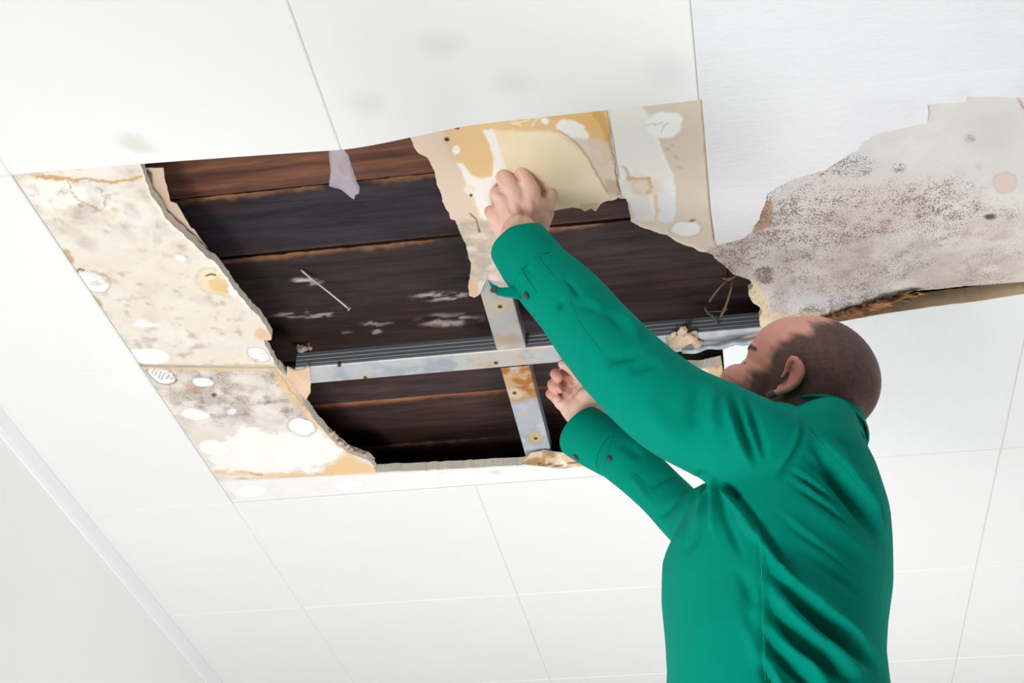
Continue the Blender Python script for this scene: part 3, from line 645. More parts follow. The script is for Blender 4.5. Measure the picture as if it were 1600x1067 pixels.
def pc_v(p):
    p.blotch(16, .35, .6, (214, 204, 192), .9, 4); p.blotch(40, .5, .7, (190, 180, 172), .8, 5)
    p.ell(780, 500, 30, 20, 0, (200, 205, 208), .6, 10, .6); p.ell(781, 478, 13, 9, 0, (222, 208, 176), .4, 6); p.ell(790, 530, 28, 8, 0, (200, 160, 120), .5, 10, .5)
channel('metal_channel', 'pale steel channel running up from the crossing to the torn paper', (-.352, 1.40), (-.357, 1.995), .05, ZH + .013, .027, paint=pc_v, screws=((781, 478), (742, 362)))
def pc_w(p):
    p.blotch(16, .35, .6, (190, 198, 208), .9, 4); p.blotch(30, .5, .7, (222, 226, 230), .7, 5)
    p.poly([(780, 575), (835, 575), (838, 620), (815, 625), (800, 630), (790, 615)], (214, 178, 130), 4, 10, .9); p.blotch(50, .42, .6, (186, 118, 52), .95, 6, (1 - sstep(612, 632, p.py)))
    p.ell(804, 614, 13, 8, 0, (226, 205, 180), .3, 6); p.ell(818, 646, 11, 5, 0, (212, 200, 182), .4, 6, .8); p.ell(837, 683, 12, 8, 0, (214, 190, 150), .3, 6, 1, ((170, 120, 70), .6))
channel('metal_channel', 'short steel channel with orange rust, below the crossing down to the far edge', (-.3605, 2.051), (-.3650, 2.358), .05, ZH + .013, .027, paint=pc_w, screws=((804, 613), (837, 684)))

# ------------------------------------------------------------------ small things in the hole
tape = [(513, 236), (530, 231), (537, 228), (545, 243), (549, 262), (558, 284), (562, 291), (561, 300), (555, 302), (554, 311), (543, 305), (528, 297), (514, 289), (517, 265)]
def tapez(px, py): return ZH - .016 - .022 * (py - 232) / 75.
bm = bmesh.new(); vv = [bm.verts.new(onz(a, b, tapez(a, b))) for a, b in tape]; f = bm.faces.new(vv)
bmesh.ops.triangulate(bm, faces=[f]); bmesh.ops.subdivide_edges(bm, edges=bm.edges, cuts=3, use_grid_fill=True)
for v in bm.verts: v.co.z += .004 * math.sin(v.co.x * 160) * math.cos(v.co.y * 90)
o = bmobj('tape_strip', bm, m_tape); sm = o.modifiers.new('thick', 'SOLIDIFY'); sm.thickness = .0006
tag(o, 'torn strip of clear adhesive tape hanging from the joint of two white tiles', 'adhesive tape')

zn = ZH + .10
a = onz(470, 421, zn - .001); b = onz(545, 482, zn - .05); o = wire('nail', [a, a + (b - a) * .2 + np.array([0, .002, 0]), a + (b - a) * .6 - np.array([0, .001, 0]), b], [.0022, .002, .002, .002], m_nail)
R0 = root('bent_nail', tuple(a)); tag(R0, 'long pale bent nail sticking out of a dark plank', 'nail'); o.name = 'shank'; under(o, R0)
bm = bmesh.new(); d = (b - a) / np.linalg.norm(b - a); cone(bm, b, b + d * .002, .0042, .0042, 14); bmobj('head', bm, m_nail, R0)

R0 = root('wire_loop', tuple(onz(1138, 430, ZH + .05))); tag(R0, 'frayed loop of old twisted wire hanging from the loft beside the mouldy board', 'wire')
def zz(px, py, dz): return onz(px, py, ZH + dz)
wire('strand', [zz(1137, 408, .098), zz(1137, 425, .07), zz(1136, 436, .045), zz(1128, 445, .035), zz(1117, 458, .03), zz(1108, 471, .03)], [.0018] * 6, m_wire, R0)
wire('strand', [zz(1143, 408, .098), zz(1143, 430, .06), zz(1143, 445, .04), zz(1139, 462, .03), zz(1133, 480, .028), zz(1125, 496, .026)], [.0022] * 6, m_wire, R0)
wire('strand', [zz(1101, 480, .03), zz(1106, 489, .028), zz(1113, 493, .026), zz(1119, 503, .025), zz(1123, 507, .025)], [.0018, .002, .002, .002, .0012], m_wire2, R0)
wire('strand', [zz(1108, 487, .028), zz(1118, 486, .028), zz(1130, 486, .03), zz(1137, 482, .03)], [.0014] * 4, m_wire2, R0)
wire('strand', [zz(1130, 434, .045), zz(1136, 436, .044), zz(1145, 433, .044), zz(1150, 430, .045)], [.003, .0035, .003, .0015], m_wire, R0)

def lump(name, label, cat, pts, z, seed, m=m_plaster, col=None):
    rn = random.Random(seed); bm = bmesh.new()
    for (px, py, rx, ry, rz) in pts:
        q = onz(px, py, z); sx = rx * np.linalg.norm(q - CAM) / FPX; ball(bm, q, (sx, ry * np.linalg.norm(q - CAM) / FPX * 1.3, sx * .6), Matrix.Rotation(rz, 4, 'Z'), sub=3)
    for v in bm.verts:
        nz = (fbm(np.array([v.co.x * 140 + seed]), np.array([(v.co.y + v.co.z) * 140]), seed)[0] - .5); v.co += v.normal * 0 + Vector((nz, -nz, nz)) * .010
    o = bmobj(name, bm, m, smooth=False); tag(o, label, cat); return o
lump('plaster_lump', 'ragged lump of torn plaster and paper on the steel channel beside the sleeve', 'plaster debris', [(1060, 532, 16, 12, .2), (1066, 518, 7, 8, .4), (1078, 528, 12, 9, -.3), (1090, 536, 8, 6, 0), (1048, 545, 9, 9, 0), (1050, 526, 5, 8, .3)], ZH + .006, 3)
lump('plaster_crumb', 'pair of small plaster crumbs on a dark plank above the steel channel', 'plaster debris', [(470, 545, 8, 5, .2), (484, 542, 5, 3, .2), (477, 546, 5, 2, 0)], ZH + .094, 5)
# the bent steel strip and rolled paper at the right end
a = onz(1060, 548, ZH + .010); b = onz(1200, 518, ZH + .012)
def strip(px0, py0, px1, py1, z, name, label, m, r):
    pts = [onz(px0 + (px1 - px0) * k / 6, py0 + (py1 - py0) * k / 6 + (1.5 if k % 2 else -1), z) for k in range(7)]
    o = wire(name, pts, [r * (1 + .3 * (k % 2)) for k in range(7)], m, n=8); 
    tag(o, label, 'metal strip'); return o
m_strip = mat('bent_zinc', (186, 192, 202), .5, metal=.3, var=.3, vscale=60, bump=.6, bscale=90)
strip(1066, 549, 1186, 530, ZH + .001, 'metal_strip', 'crumpled bright metal strip beside the white tile, left of the man\'s face', m_strip, .0045)

# ------------------------------------------------------------------ the man
def remesh(bm, voxel, smooth, fac=.5):
    me = bpy.data.meshes.new('t'); bm.to_mesh(me); bm.free(); o = bpy.data.objects.new('t', me); C.objects.link(o)
    r = o.modifiers.new('r', 'REMESH'); r.mode = 'VOXEL'; r.voxel_size = voxel
    if smooth: s = o.modifiers.new('s', 'SMOOTH'); s.factor = fac; s.iterations = smooth
    dg = bpy.context.evaluated_depsgraph_get(); dg.update()
    m2 = bpy.data.meshes.new_from_object(o.evaluated_get(dg)); bpy.data.objects.remove(o); bpy.data.meshes.remove(me)
    for p in m2.polygons: p.use_smooth = True
    return m2
def arr(me):
    n = len(me.vertices); a = np.empty(n * 3); me.vertices.foreach_get('co', a); b = np.empty(n * 3); me.vertices.foreach_get('normal', b)
    return a.reshape(-1, 3), b.reshape(-1, 3)
def seg_d(PX, PY, pts):
    """distance to a polyline in the photo frame, and how far along it"""
    best = np.full(len(PX), 1e9); along = np.zeros(len(PX)); sgn = np.zeros(len(PX)); tot = sum(math.hypot(pts[i + 1][0] - pts[i][0], pts[i + 1][1] - pts[i][1]) for i in range(len(pts) - 1)); acc = 0
    for i in range(len(pts) - 1):
        ax, ay = pts[i]; ux, uy = pts[i + 1][0] - ax, pts[i + 1][1] - ay; L = math.hypot(ux, uy)
        t = np.clip(((PX - ax) * ux + (PY - ay) * uy) / L ** 2, 0, 1); d = np.hypot(PX - ax - t * ux, PY - ay - t * uy)
        m = d < best; best = np.where(m, d, best); along = np.where(m, (acc + t * L) / tot, along)
        sgn = np.where(m, np.sign(ux * (PY - ay) - uy * (PX - ax)), sgn); acc += L
    return best, along, sgn
def folds(me, specs):
    """press soft folds into the cloth: (points, width px, height m, end taper)"""
    co_, no = arr(me); px, py, d = proj(co_); facing = np.clip(-(no @ F_) * 2.2 + .15, 0, 1); disp = np.zeros(len(co_))
    for s in specs:
        pts = spline([list(q) for q in s[0]], 5) if len(s[0]) > 2 else np.array(s[0], float)
        wd, h = s[1], s[2]; mode = s[3] if len(s) > 3 else 'both'
        b, al, sg = seg_d(px, py, [tuple(q) for q in pts]); tp = sstep(0, .42, al) * (1 - sstep(.62, 1, al)) if mode != 'open' else 1.
        if mode == 'start': tp = 1 - sstep(.6, 1, al)
        if mode == 'end': tp = sstep(0, .4, al)
        h = h * (1.5 if mode != 'open' else 1.); disp += h * np.exp(-(b / wd) ** 2) * tp
        if len(s) > 4: disp += s[4] * (1.5 if mode != 'open' else 1.) * np.exp(-((b * sg - wd * 1.6) / (wd * .9)) ** 2) * tp
    co_ = co_ + no * (disp * facing)[:, None]
    me.vertices.foreach_set('co', co_.ravel()); me.update()
def setcol(me, c):
    ca = me.color_attributes.new('Col', 'FLOAT_COLOR', 'POINT'); ca.data.foreach_set('color', np.hstack([np.clip(c, 0, 1), np.ones((len(c), 1))]).ravel())
def rm(px, P): return px * float((np.asarray(P) - CAM) @ F_) / FPX

man = root('person', (.12, 1.7, .68))
tag(man, 'bald man in a green long-sleeved shirt reaching up with both hands into the ceiling hole', 'person')

# head frame
hf = -.80 * R_ + .52 * U_; hf = hf / np.linalg.norm(hf); th = math.radians(30); hf = math.cos(th) * hf + math.sin(th) * F_
hu = .55 * R_ + .80 * U_ + .05 * F_; hu = hu - hf * (hu @ hf); hu /= np.linalg.norm(hu); hl = np.cross(hu, hf)
HO = ony(1264, 586, 1.665); HS = .955
HR = Matrix(((hf[0], hl[0], hu[0], 0), (hf[1], hl[1], hu[1], 0), (hf[2], hl[2], hu[2], 0), (0, 0, 0, 1)))
def hp(x, y, z): return HO + (hf * x + hl * y + hu * z) * HS
def head_parts(bm):
    def ball(b_, c_, r_, rot=None, sub=3): globals()['ball'](b_, c_, tuple(v * HS for v in r_) if hasattr(r_, '__len__') else r_ * HS, rot, sub)
    ball(bm, hp(-.008, 0, .004), (.095, .077, .083), HR, 4)
    ball(bm, hp(-.034, 0, -.012), (.066, .071, .072), HR, 4)
    ball(bm, hp(.038, 0, .002), (.056, .066, .066), HR, 4)
    ball(bm, hp(.040, 0, -.055), (.052, .060, .070), HR, 4)
    ball(bm, hp(.046, 0, -.098), (.044, .050, .040), HR, 3)
    ball(bm, hp(.084, 0, -.128), (.020, .022, .018), HR, 3)
    for s in (-1, 1):
        ball(bm, hp(.068, s * .030, -.014), (.018, .026, .012), HR, 3)
        ball(bm, hp(.066, s * .044, -.066), (.026, .022, .026), HR, 3)
        ball(bm, hp(.068, s * .031, -.038), .0125, sub=3)
        ball(bm, hp(.090, s * .012, -.074), (.012, .010, .009), HR, 2)
    chain(bm, [hp(.082, 0, -.028), hp(.087, 0, -.055), hp(.095, 0, -.072)], [.009, .009, .011])
    ball(bm, hp(.095, 0, -.098), (.012, .026, .007), HR, 3); ball(bm, hp(.093, 0, -.109), (.012, .022, .008), HR, 3)
NB = ony(1262, 690, 1.72)                                # base of the neck
bmh = bmesh.new(); head_parts(bmh); tree = BVHTree.FromBMesh(bmh); bmh.free()
def cast(px, py, lift=0.):
    d = Vector(ray(px, py)).normalized(); h = tree.ray_cast(Vector(CAM), d)
    return np.array(h[0] - d * lift) if h[0] else None
bm = bmesh.new(); head_parts(bm)
chain(bm, [hp(-.022, 0, -.055), NB * .45 + hp(-.012, 0, -.06) * .55, NB, NB + np.array([0, 0, -.06])], [.064, .062, .068, .07], 3)
# left ear: rim, lobe, inner ridge and plate
er = [(1206, 613), (1203, 618), (1211, 615), (1222, 611), (1236, 606), (1247, 596), (1253, 583), (1252, 569), (1245, 561), (1237, 560), (1232, 567), (1228, 580), (1221, 592)]
lf = [.006, .008, .011, .014, .017, .020, .021, .020, .016, .012, .008, .006, .005]
rr = [.0036, .0046, .0050, .0046, .0046, .0045, .0045, .0044, .0042, .0040, .0036, .003, .003]
base_c = cast(1230, 588); ed = float((base_c - CAM) @ F_)
chain(bm, [pd(a, b, ed - l + .003) for (a, b), l in zip(er, lf)], rr)
chain(bm, [pd(a, b, ed - l) for a, b, l in ((1243, 588, .013), (1238, 598, .012), (1228, 603, .010), (1218, 606, .008))], [.0038, .0038, .004, .004])
chain(bm, [pd(a, b, ed - l) for a, b, l in ((1240, 574, .012), (1243, 586, .014))], [.003, .0035])
chain(bm, [pd(a, b, ed - l) for a, b, l in ((1247, 575, .004), (1240, 592, .003), (1226, 604, .002))], [.008, .009, .007])
re_ = [hp(-.012 + .02 * math.cos(t) - .01, -.078 - .012 * (1 - math.cos(t) * .0) * .6, -.035 + .032 * math.sin(t)) for t in np.linspace(-1.5, 3.6, 9)]

# trunk and arms under the shirt
SL = ony(1215, 715, 1.60); SR = ony(1162, 818, 1.86)
TC = ony(1215, 900, 1.72)
chain(bm, [NB + np.array([0, 0, -.05]), (SL + SR) / 2 + np.array([.04, 0, -.03]), TC, ony(1211, 1040, 1.68)], [.06, .085, .09, .09], 3)
AL = [SL, ony(985, 585, 1.575), ony(850, 430, 1.565), ony(815, 385, 1.565), ony(812, 366, 1.565)]
chain(bm, [(SL + SR) / 2 + np.array([.03, 0, 0])] + AL, [.045, .045, .042, .034, .028, .027], 3)
WR = ony(927, 655, 1.985)
AR = [SR, ony(1080, 812, 1.93), ony(1000, 742, 1.96), ony(936, 668, 1.985), WR]
chain(bm, [(SL + SR) / 2 + np.array([.03, 0, 0])] + AR, [.036, .03, .026, .027, .026, .025], 3)

# left hand, back towards us, pinching the wet paper.  (px, py, nearness m)
HLd = float((ony(812, 330, 1.572) - CAM) @ F_)
def hl_(px, py, n=0.): return pd(px, py, HLd - n)
PXM = HLd / FPX
chain(bm, [hl_(812, 366), hl_(806, 345, .006)], [.028, .026], 3); chain(bm, [hl_(829, 362), hl_(836, 340, .002)], [.021, .022], 3)
for (a, b, ra, rb) in (((797, 362, 0), (776, 335, .004), .022, .015), ((804, 358, .002), (789, 318, .010), .024, .0155), ((814, 356, .002), (806, 305, .014), .024, .016), ((826, 356, .002), (828, 300, .014), .023, .016), ((836, 360, 0), (842, 325, .004), .018, .016)):
    chain(bm, [hl_(*a), hl_(*((np.array(a) + np.array(b)) / 2)), hl_(*b)], [ra, (ra + rb) / 2 + .001, rb], 3)
chain(bm, [hl_(829, 300, .014), hl_(824, 285, .018), hl_(815, 270, .016), hl_(818, 270, -.004), hl_(832, 286, -.014), hl_(845, 300, -.016)], [.0150, .0118, .0110, .0102, .009, .0082])      # index
chain(bm, [hl_(806, 305, .014), hl_(797, 290, .018), hl_(787, 277, .015), hl_(786, 276, -.006), hl_(800, 290, -.018), hl_(815, 305, -.02)], [.0150, .0128, .0120, .0108, .0095, .0085])      # middle
chain(bm, [hl_(788, 318, .012), hl_(780, 307, .015), hl_(775, 302, .010), hl_(775, 306, -.012), hl_(786, 318, -.02)], [.0140, .0112, .0102, .0095, .0085])  # ring
chain(bm, [hl_(774, 337, .006), hl_(769, 332, .008), hl_(766, 330, .0), hl_(768, 336, -.016), hl_(780, 344, -.018)], [.0130, .0104, .0094, .0086, .008])  # little
chain(bm, [hl_(841, 352, 0), hl_(852, 335, -.003), hl_(857, 318, -.006), hl_(861, 301, -.010)], [.0165, .0128, .0098, .0082])             # thumb
# right hand, palm towards us, fingers curled
HRd = float((WR - CAM) @ F_)
def hr_(px, py, n=0.): return pd(px, py, HRd + .012 - n)
chain(bm, [hr_(925, 652), hr_(910, 636, .002)], [.027, .026], 3); chain(bm, [hr_(905, 655, -.004), hr_(893, 638, 0)], [.018, .019], 3)
for (a, b, ra, rb) in (((914, 648, 0), (878, 628, -.002), .020, .0135), ((918, 640, 0), (884, 615, -.006), .022, .014), ((922, 634, 0), (894, 604, -.008), .022, .014), ((928, 632, 0), (908, 596, -.006), .020, .0135)):
    chain(bm, [hr_(*a), hr_(*((np.array(a) + np.array(b)) / 2)), hr_(*b)], [ra, (ra + rb) / 2, rb], 3)
ball(bm, hr_(918, 622, .012), (.020, .024, .014), sub=3)                                                             # ball of the thumb
chain(bm, [hr_(925, 622, .012), hr_(932, 604, .014), hr_(930, 588, .012)], [.015, .0115, .0095])                       # thumb, behind the sleeve
chain(bm, [hr_(908, 594, -.006), hr_(899, 582, .002), hr_(888, 573, .008), hr_(879, 569, .012)], [.0130, .0098, .0090, .0080])          # index
chain(bm, [hr_(894, 603, -.008), hr_(881, 590, -.012), hr_(870, 583, -.004), hr_(867, 584, .010), hr_(873, 590, .018)], [.0130, .0100, .0092, .0086, .0078])
chain(bm, [hr_(885, 613, -.006), hr_(872, 604, -.012), hr_(863, 600, -.004), hr_(864, 602, .012), hr_(874, 608, .020)], [.0130, .0098, .0090, .0084, .0076])
chain(bm, [hr_(877, 627, -.004), hr_(866, 619, -.010), hr_(860, 615, -.004), hr_(862, 617, .008), hr_(871, 623, .014)], [.0125, .0092, .0084, .0078, .007])
me = remesh(bm, .0021, 3)
# tendons, knuckle creases, eye and nostril hollows pressed in
folds(me, [([(812, 352), (806, 330), (802, 312)], 4, .0024), ([(824, 352), (816, 330), (811, 312)], 3, -.0018), ([(832, 350), (830, 328), (828, 308)], 4, .0024), ([(806, 352), (796, 335), (790, 322)], 3, .0014),
           ([(838, 348), (838, 325), (836, 305)], 3, -.0014), ([(800, 268), (806, 276), (813, 287)], 2.4, -.003), ([(775, 299), (781, 300), (788, 301)], 2.4, -.0022), ([(765, 322), (772, 319), (780, 312)], 2.2, -.0018),
           ([(903, 590), (897, 604), (888, 616)], 3, -.0012), ([(885, 597), (890, 606), (902, 600)], 2, -.0012), ([(874, 600), (880, 606), (884, 612)], 2.2, -.002), ([(866, 606), (872, 612), (876, 620)], 2.2, -.0018), ([(868, 626), (874, 636), (880, 640)], 2, -.0012)])
co_, no = arr(me)
lc = np.stack([(co_ - HO) @ hf, (co_ - HO) @ hl, (co_ - HO) @ hu], 1); px, py, dd = proj(co_)
c = np.tile(lin((250, 207, 188)), (len(co_), 1))
def pm(a, col):
    global c
    c = c * (1 - a[:, None]) + lin(col) * a[:, None]
nz = fbm(co_[:, 0] * 40 + co_[:, 2] * 31, co_[:, 1] * 40, 3); n2 = (vnoise(co_[:, 0] * 380, co_[:, 1] * 380, 7) + vnoise(co_[:, 2] * 380, co_[:, 1] * 380, 8) + vnoise(co_[:, 0] * 380, co_[:, 2] * 380, 9)) / 3
hd = (np.linalg.norm(co_ - HO, axis=1) < .19); hd = hd.astype(float)
pm(hd * 1., (247, 178, 160)); pm(hd * sstep(.5, .7, nz) * .35, (238, 158, 140))
# shaved hair: above and behind the ear, hairline across the temple
ear = (np.hypot((px - 1232) / 28, (py - 589) / 36) < 1) & (lc[:, 1] > .074)
line_ = lc[:, 0] - .030 + .25 * (lc[:, 2]) - .012 * (nz - .5) * 4
hair = (1 - sstep(-.012, .012, line_)) * sstep(-.118, -.092, lc[:, 2] + .25 * lc[:, 0] * -1) * hd * (~ear)
pm(hair * (.90 + .12 * (n2 - .5)), (54, 42, 42))
burn = (1 - sstep(.006, .014, np.abs(lc[:, 0] - .018))) * (lc[:, 2] < .0) * (lc[:, 2] > -.06) * hd * (lc[:, 1] > 0) * (~ear); pm(burn * .35, (110, 80, 70))
beard = hd * (lc[:, 2] < -.065) * (lc[:, 0] > .0) * (~ear); pm(beard * (.22 + .14 * (n2 > .5)), (120, 92, 84))
for s in (-1, 1):
    br = np.hypot((lc[:, 1] - s * .032) / .022, (lc[:, 2] + .014) / .006) < 1; pm((br & (lc[:, 0] > .06)) * .8, (66, 44, 38))
    ey = np.hypot((lc[:, 1] - s * .031) / .014, (lc[:, 2] + .037) / .0035) < 1; pm((ey & (lc[:, 0] > .06)) * .85, (50, 34, 30))
lip = (np.hypot(lc[:, 1] / .026, (lc[:, 2] + .103) / .013) < 1) & (lc[:, 0] > .08); pm(lip * .6, (176, 92, 84))
pm(ear * .5, (206, 120, 98)); pm((ear & (np.hypot((px - 1238) / 4, (py - 572) / 9) < 1)) * .5, (120, 60, 48)); pm((ear & (np.hypot((px - 1224) / 6, (py - 597) / 5) < 1)) * .5, (110, 55, 45))  # reddish ear, with the shade in its two hollows painted on
hand = np.linalg.norm(co_ - hl_(790, 300), axis=1) < .12; pm(hand * sstep(.45, .7, nz) * .4, (222, 148, 126))
h2 = np.linalg.norm(co_ - hr_(868, 600), axis=1) < .03; pm(h2 * .5, (226, 140, 120))
setcol(me, c); body = link('body', me, m_skin); under(body, man); tag(body, 'bare head and hands')
for s in (-1, 1):
    bm = bmesh.new(); ball(bm, hp(.0700, s * .031, -.038), .0114, sub=3); bmobj('eye', bm, m_eye, man)
# thumb nail
# shirt ---------------------------------------------------------------
def ring_loft(bm, rings, n=40):
    prev = None; vs = []
    for (P, ax, ay) in rings:
        vs.append([bm.verts.new(Vector(P + ax * math.cos(t) + ay * math.sin(t))) for t in np.linspace(0, 2 * math.pi, n, endpoint=False)])
    for i in range(len(vs) - 1):
        for k in range(n): bm.faces.new((vs[i][k], vs[i][(k + 1) % n], vs[i + 1][(k + 1) % n], vs[i + 1][k]))
    bm.faces.new(list(reversed(vs[0]))); bm.faces.new(vs[-1])
rh = np.array([R_[0], R_[1], 0]); rh /= np.linalg.norm(rh); ah = np.array([-rh[1], rh[0], 0])
bm = bmesh.new()
# torso: (cx, cy, half width px, Y, half depth)
TR = [(1290, 672, 48, 1.70, .070), (1270, 698, 66, 1.71, .125), (1246, 738, 98, 1.71, .160), (1236, 782, 131, 1.71, .180), (1222, 830, 163, 1.71, .185), (1212, 880, 177, 1.71, .185), (1212, 930, 178, 1.70, .180), (1211, 990, 171, 1.69, .175), (1211, 1040, 168, 1.68, .172), (1213, 1090, 172, 1.68, .17)]
rings = []
for (cx_, cy_, hw, Y, hd_) in TR:
    P = ony(cx_, cy_, Y); rings.append((P, rh * rm(hw, P), ah * hd_))
P = rings[-1][0]; rings.append((P + np.array([0, 0, -.12]), rh * .145, ah * .175)); rings.append((P + np.array([0, 0, -.26]), rh * .15, ah * .185))
ring_loft(bm, rings)
HEM = P + np.array([0, 0, -.26])
SLV = [(818, 392, 43, 1.565), (846, 428, 53, 1.565), (893, 476, 60, 1.565), (930, 523, 65, 1.565), (985, 583, 71, 1.57), (1050, 638, 76, 1.57), (1118, 672, 79, 1.57), (1185, 706, 82, 1.57), (1235, 728, 76, 1.58)]
S = spline([list(ony(a, b, y)) + [rm(r, ony(a, b, y))] for a, b, r, y in SLV], 3)
chain(bm, [q[:3] for q in S], [q[3] for q in S], 3)
ball(bm, ony(1215, 685, 1.62), .048, sub=3); ball(bm, ony(1258, 698, 1.64), .052, sub=3)
SRV = [(920, 684, 39, 1.98), (972, 714, 42, 1.965), (1030, 766, 40, 1.945), (1078, 811, 46, 1.92), (1130, 820, 72, 1.88)]
S = spline([list(ony(a, b, y)) + [rm(r, ony(a, b, y))] for a, b, r, y in SRV], 3)
chain(bm, [q[:3] for q in S], [q[3] for q in S], 3)
sh = remesh(bm, .0034, 14)
FO = [  # (line, width px, height m, taper, opposite side)
    # sleeve of the raised arm
    ([(1008, 545), (985, 555), (960, 562), (948, 580)], 8, -.006), ([(1040, 572), (1010, 570), (975, 585)], 8, -.004), ([(985, 520), (955, 495), (925, 480), (895, 482)], 7, -.004), ([(960, 505), (925, 470), (905, 462)], 6, .003),
    ([(1002, 535), (990, 510), (960, 485)], 9, .005), ([(878, 430), (897, 452), (910, 470)], 3.2, -.004), ([(880, 465), (876, 474), (872, 485)], 4, -.005), ([(838, 392), (850, 388), (862, 394)], 5, -.005), ([(830, 405), (822, 420), (838, 432)], 7, -.002),
    ([(1140, 600), (1150, 640), (1168, 690), (1190, 735)], 7, -.009, 'both', .006), ([(1165, 610), (1175, 650), (1188, 690), (1200, 730)], 6, -.007, 'both', .004), ([(1098, 590), (1085, 640), (1080, 680)], 12, -.005), ([(1120, 590), (1112, 640), (1118, 690)], 10, .004), ([(1000, 600), (1030, 660), (1090, 715)], 18, .004),
    # armhole and armpit
    ([(1250, 640), (1256, 672), (1245, 705), (1225, 735), (1205, 760)], 5, -.0035, 'both', .003), ([(1095, 742), (1130, 760), (1165, 775)], 5, -.006, 'start'), ([(1140, 765), (1170, 800), (1205, 850), (1240, 900), (1280, 945)], 6, -.009, 'start', .007), ([(1148, 800), (1170, 830), (1190, 845)], 5, .004),
    # front panel gathers below the armpit
    ([(1092, 745), (1078, 790), (1066, 830), (1055, 845)], 5, -.005, 'start'), ([(1105, 752), (1100, 800), (1085, 845), (1065, 870)], 5, -.005, 'start'), ([(1120, 760), (1128, 800), (1145, 840), (1165, 880)], 5, -.005, 'start'), ([(1098, 755), (1092, 800), (1080, 830)], 5, .004, 'start'), ([(1112, 758), (1115, 810), (1120, 850)], 6, .004, 'start'),
    ([(1180, 880), (1165, 940), (1185, 1010), (1190, 1067)], 9, -.003), ([(1165, 960), (1180, 1000), (1190, 1050)], 12, .005), ([(1150, 880), (1172, 930), (1185, 960)], 9, -.004),
    # back: long diagonal drapes
    ([(1195, 855), (1230, 900), (1275, 945), (1340, 1000), (1385, 1050)], 9, .012, 'both', -.012), ([(1200, 890), (1220, 940), (1260, 990), (1310, 1030), (1370, 1070)], 11, .012, 'both', -.013), ([(1200, 960), (1225, 1010), (1270, 1050), (1310, 1090)], 10, .011, 'both', -.012), ([(1198, 1020), (1215, 1060), (1235, 1100)], 8, .008, 'both', -.008),
    ([(1268, 665), (1300, 705), (1335, 755), (1365, 800), (1390, 850)], 10, .010, 'both', -.011), ([(1245, 700), (1285, 735), (1325, 775), (1360, 820)], 8, -.006), ([(1230, 722), (1270, 752), (1310, 785)], 4, .0035, 'both', -.003), ([(1222, 735), (1262, 765), (1300, 795), (1340, 830)], 4, .0035, 'both', -.003),
    ([(1235, 770), (1290, 810), (1340, 850), (1380, 880)], 10, .003), ([(1240, 840), (1300, 880), (1360, 930)], 8, .0025, 'both', -.002), ([(1345, 735), (1368, 780), (1382, 830)], 6, -.006), ([(1200, 780), (1260, 830), (1320, 880), (1370, 930)], 5, .002, 'both', -.002),
    # far sleeve
    ([(1008, 770), (1040, 745), (1085, 742)], 6, -.004), ([(960, 690), (985, 700), (1010, 720)], 8, -.003), ([(1020, 815), (1050, 790), (1078, 770)], 5, -.003), ([(975, 735), (1000, 760), (1025, 800)], 5, .003),
    # stitched side seam
    ([(1168, 795), (1186, 830), (1192, 870), (1194, 930), (1196, 1000), (1198, 1075)], 3, .003, 'open', -.0022),
]
folds(sh, FO)
# hem at the bottom stays inside; recut nothing
o = link('shirt', sh, m_shirt); under(o, man)
def seam(name, pts, lift=.0012, r=.0009, me_=None, dash=False):
    tr = seam.t; out = []
    for q in spline([list(p) for p in pts], 5):
        d = Vector(ray(q[0], q[1])).normalized(); h = tr.ray_cast(Vector(CAM), d)
        if h[0]: out.append(np.array(h[0] - d * lift))
    if len(out) > 3: return wire(name, out, [r] * len(out), m_seam, man, n=5, sm=1)
bmt = bmesh.new(); bmt.from_mesh(sh); seam.t = BVHTree.FromBMesh(bmt); bmt.free()
seam('side_seam', [(1186, 835), (1190, 870), (1192, 930), (1194, 1000), (1196, 1062)], lift=.0004, r=.0007)
seam('sleeve_seam', [(860, 425), (888, 462), (905, 505), (935, 545)], lift=.0003, r=.0006)
seam('sleeve_seam', [(990, 740), (1020, 768), (1034, 785)], lift=.0003, r=.0006)
seam('yoke_seam', [(1258, 668), (1280, 690), (1300, 712), (1320, 735), (1350, 770)], lift=.0003, r=.0006)

# cuffs: open bands wrapped round the sleeve ends, with stitching and buttons
def cuff(c0, c1, r0, r1, a0, a1, label, tilt=0., wave=0.):
    c0 = np.array(c0); c1 = np.array(c1); t = (c1 - c0); L = np.linalg.norm(t); t = t / L
    side = np.cross(t, F_); side /= np.linalg.norm(side); fr = np.cross(side, t)    # fr points at or away from us
    if fr @ F_ > 0: fr = -fr
    side = np.cross(fr, t) if np.cross(fr, t) @ side > 0 else -np.cross(fr, t)
    bm = bmesh.new(); n = 72; m = 14; G = []
    for i in range(m + 1):
        s = i / m; row = []
        for k in range(n + 1):
            a = a0 + (a1 - a0) * k / n; rr_ = r0 + (r1 - r0) * s + .0012 * (1 - abs(2 * s - 1)) + wave * math.sin(3 * a + 1) * (1 - s)
            off = tilt * math.cos(a) * (1 - s) + (.004 * math.sin(2 * a) * (1 - s) if wave else 0)
            row.append(bm.verts.new(Vector(c0 + t * (L * s + off) + (side * math.sin(a) + fr * math.cos(a)) * rr_)))
        G.append(row)
    for i in range(m):
        for k in range(n): bm.faces.new((G[i][k], G[i][k + 1], G[i + 1][k + 1], G[i + 1][k]))
    o = bmobj('cuff', bm, m_shirt, man); s = o.modifiers.new('thick', 'SOLIDIFY'); s.thickness = .0022; s.offset = 0
    b = o.modifiers.new('soft', 'SUBSURF'); b.levels = 1; b.render_levels = 1
    return o, (c0, t, side, fr, L)
ca0 = ony(808, 377, 1.565); ca1 = ony(848, 433, 1.565)
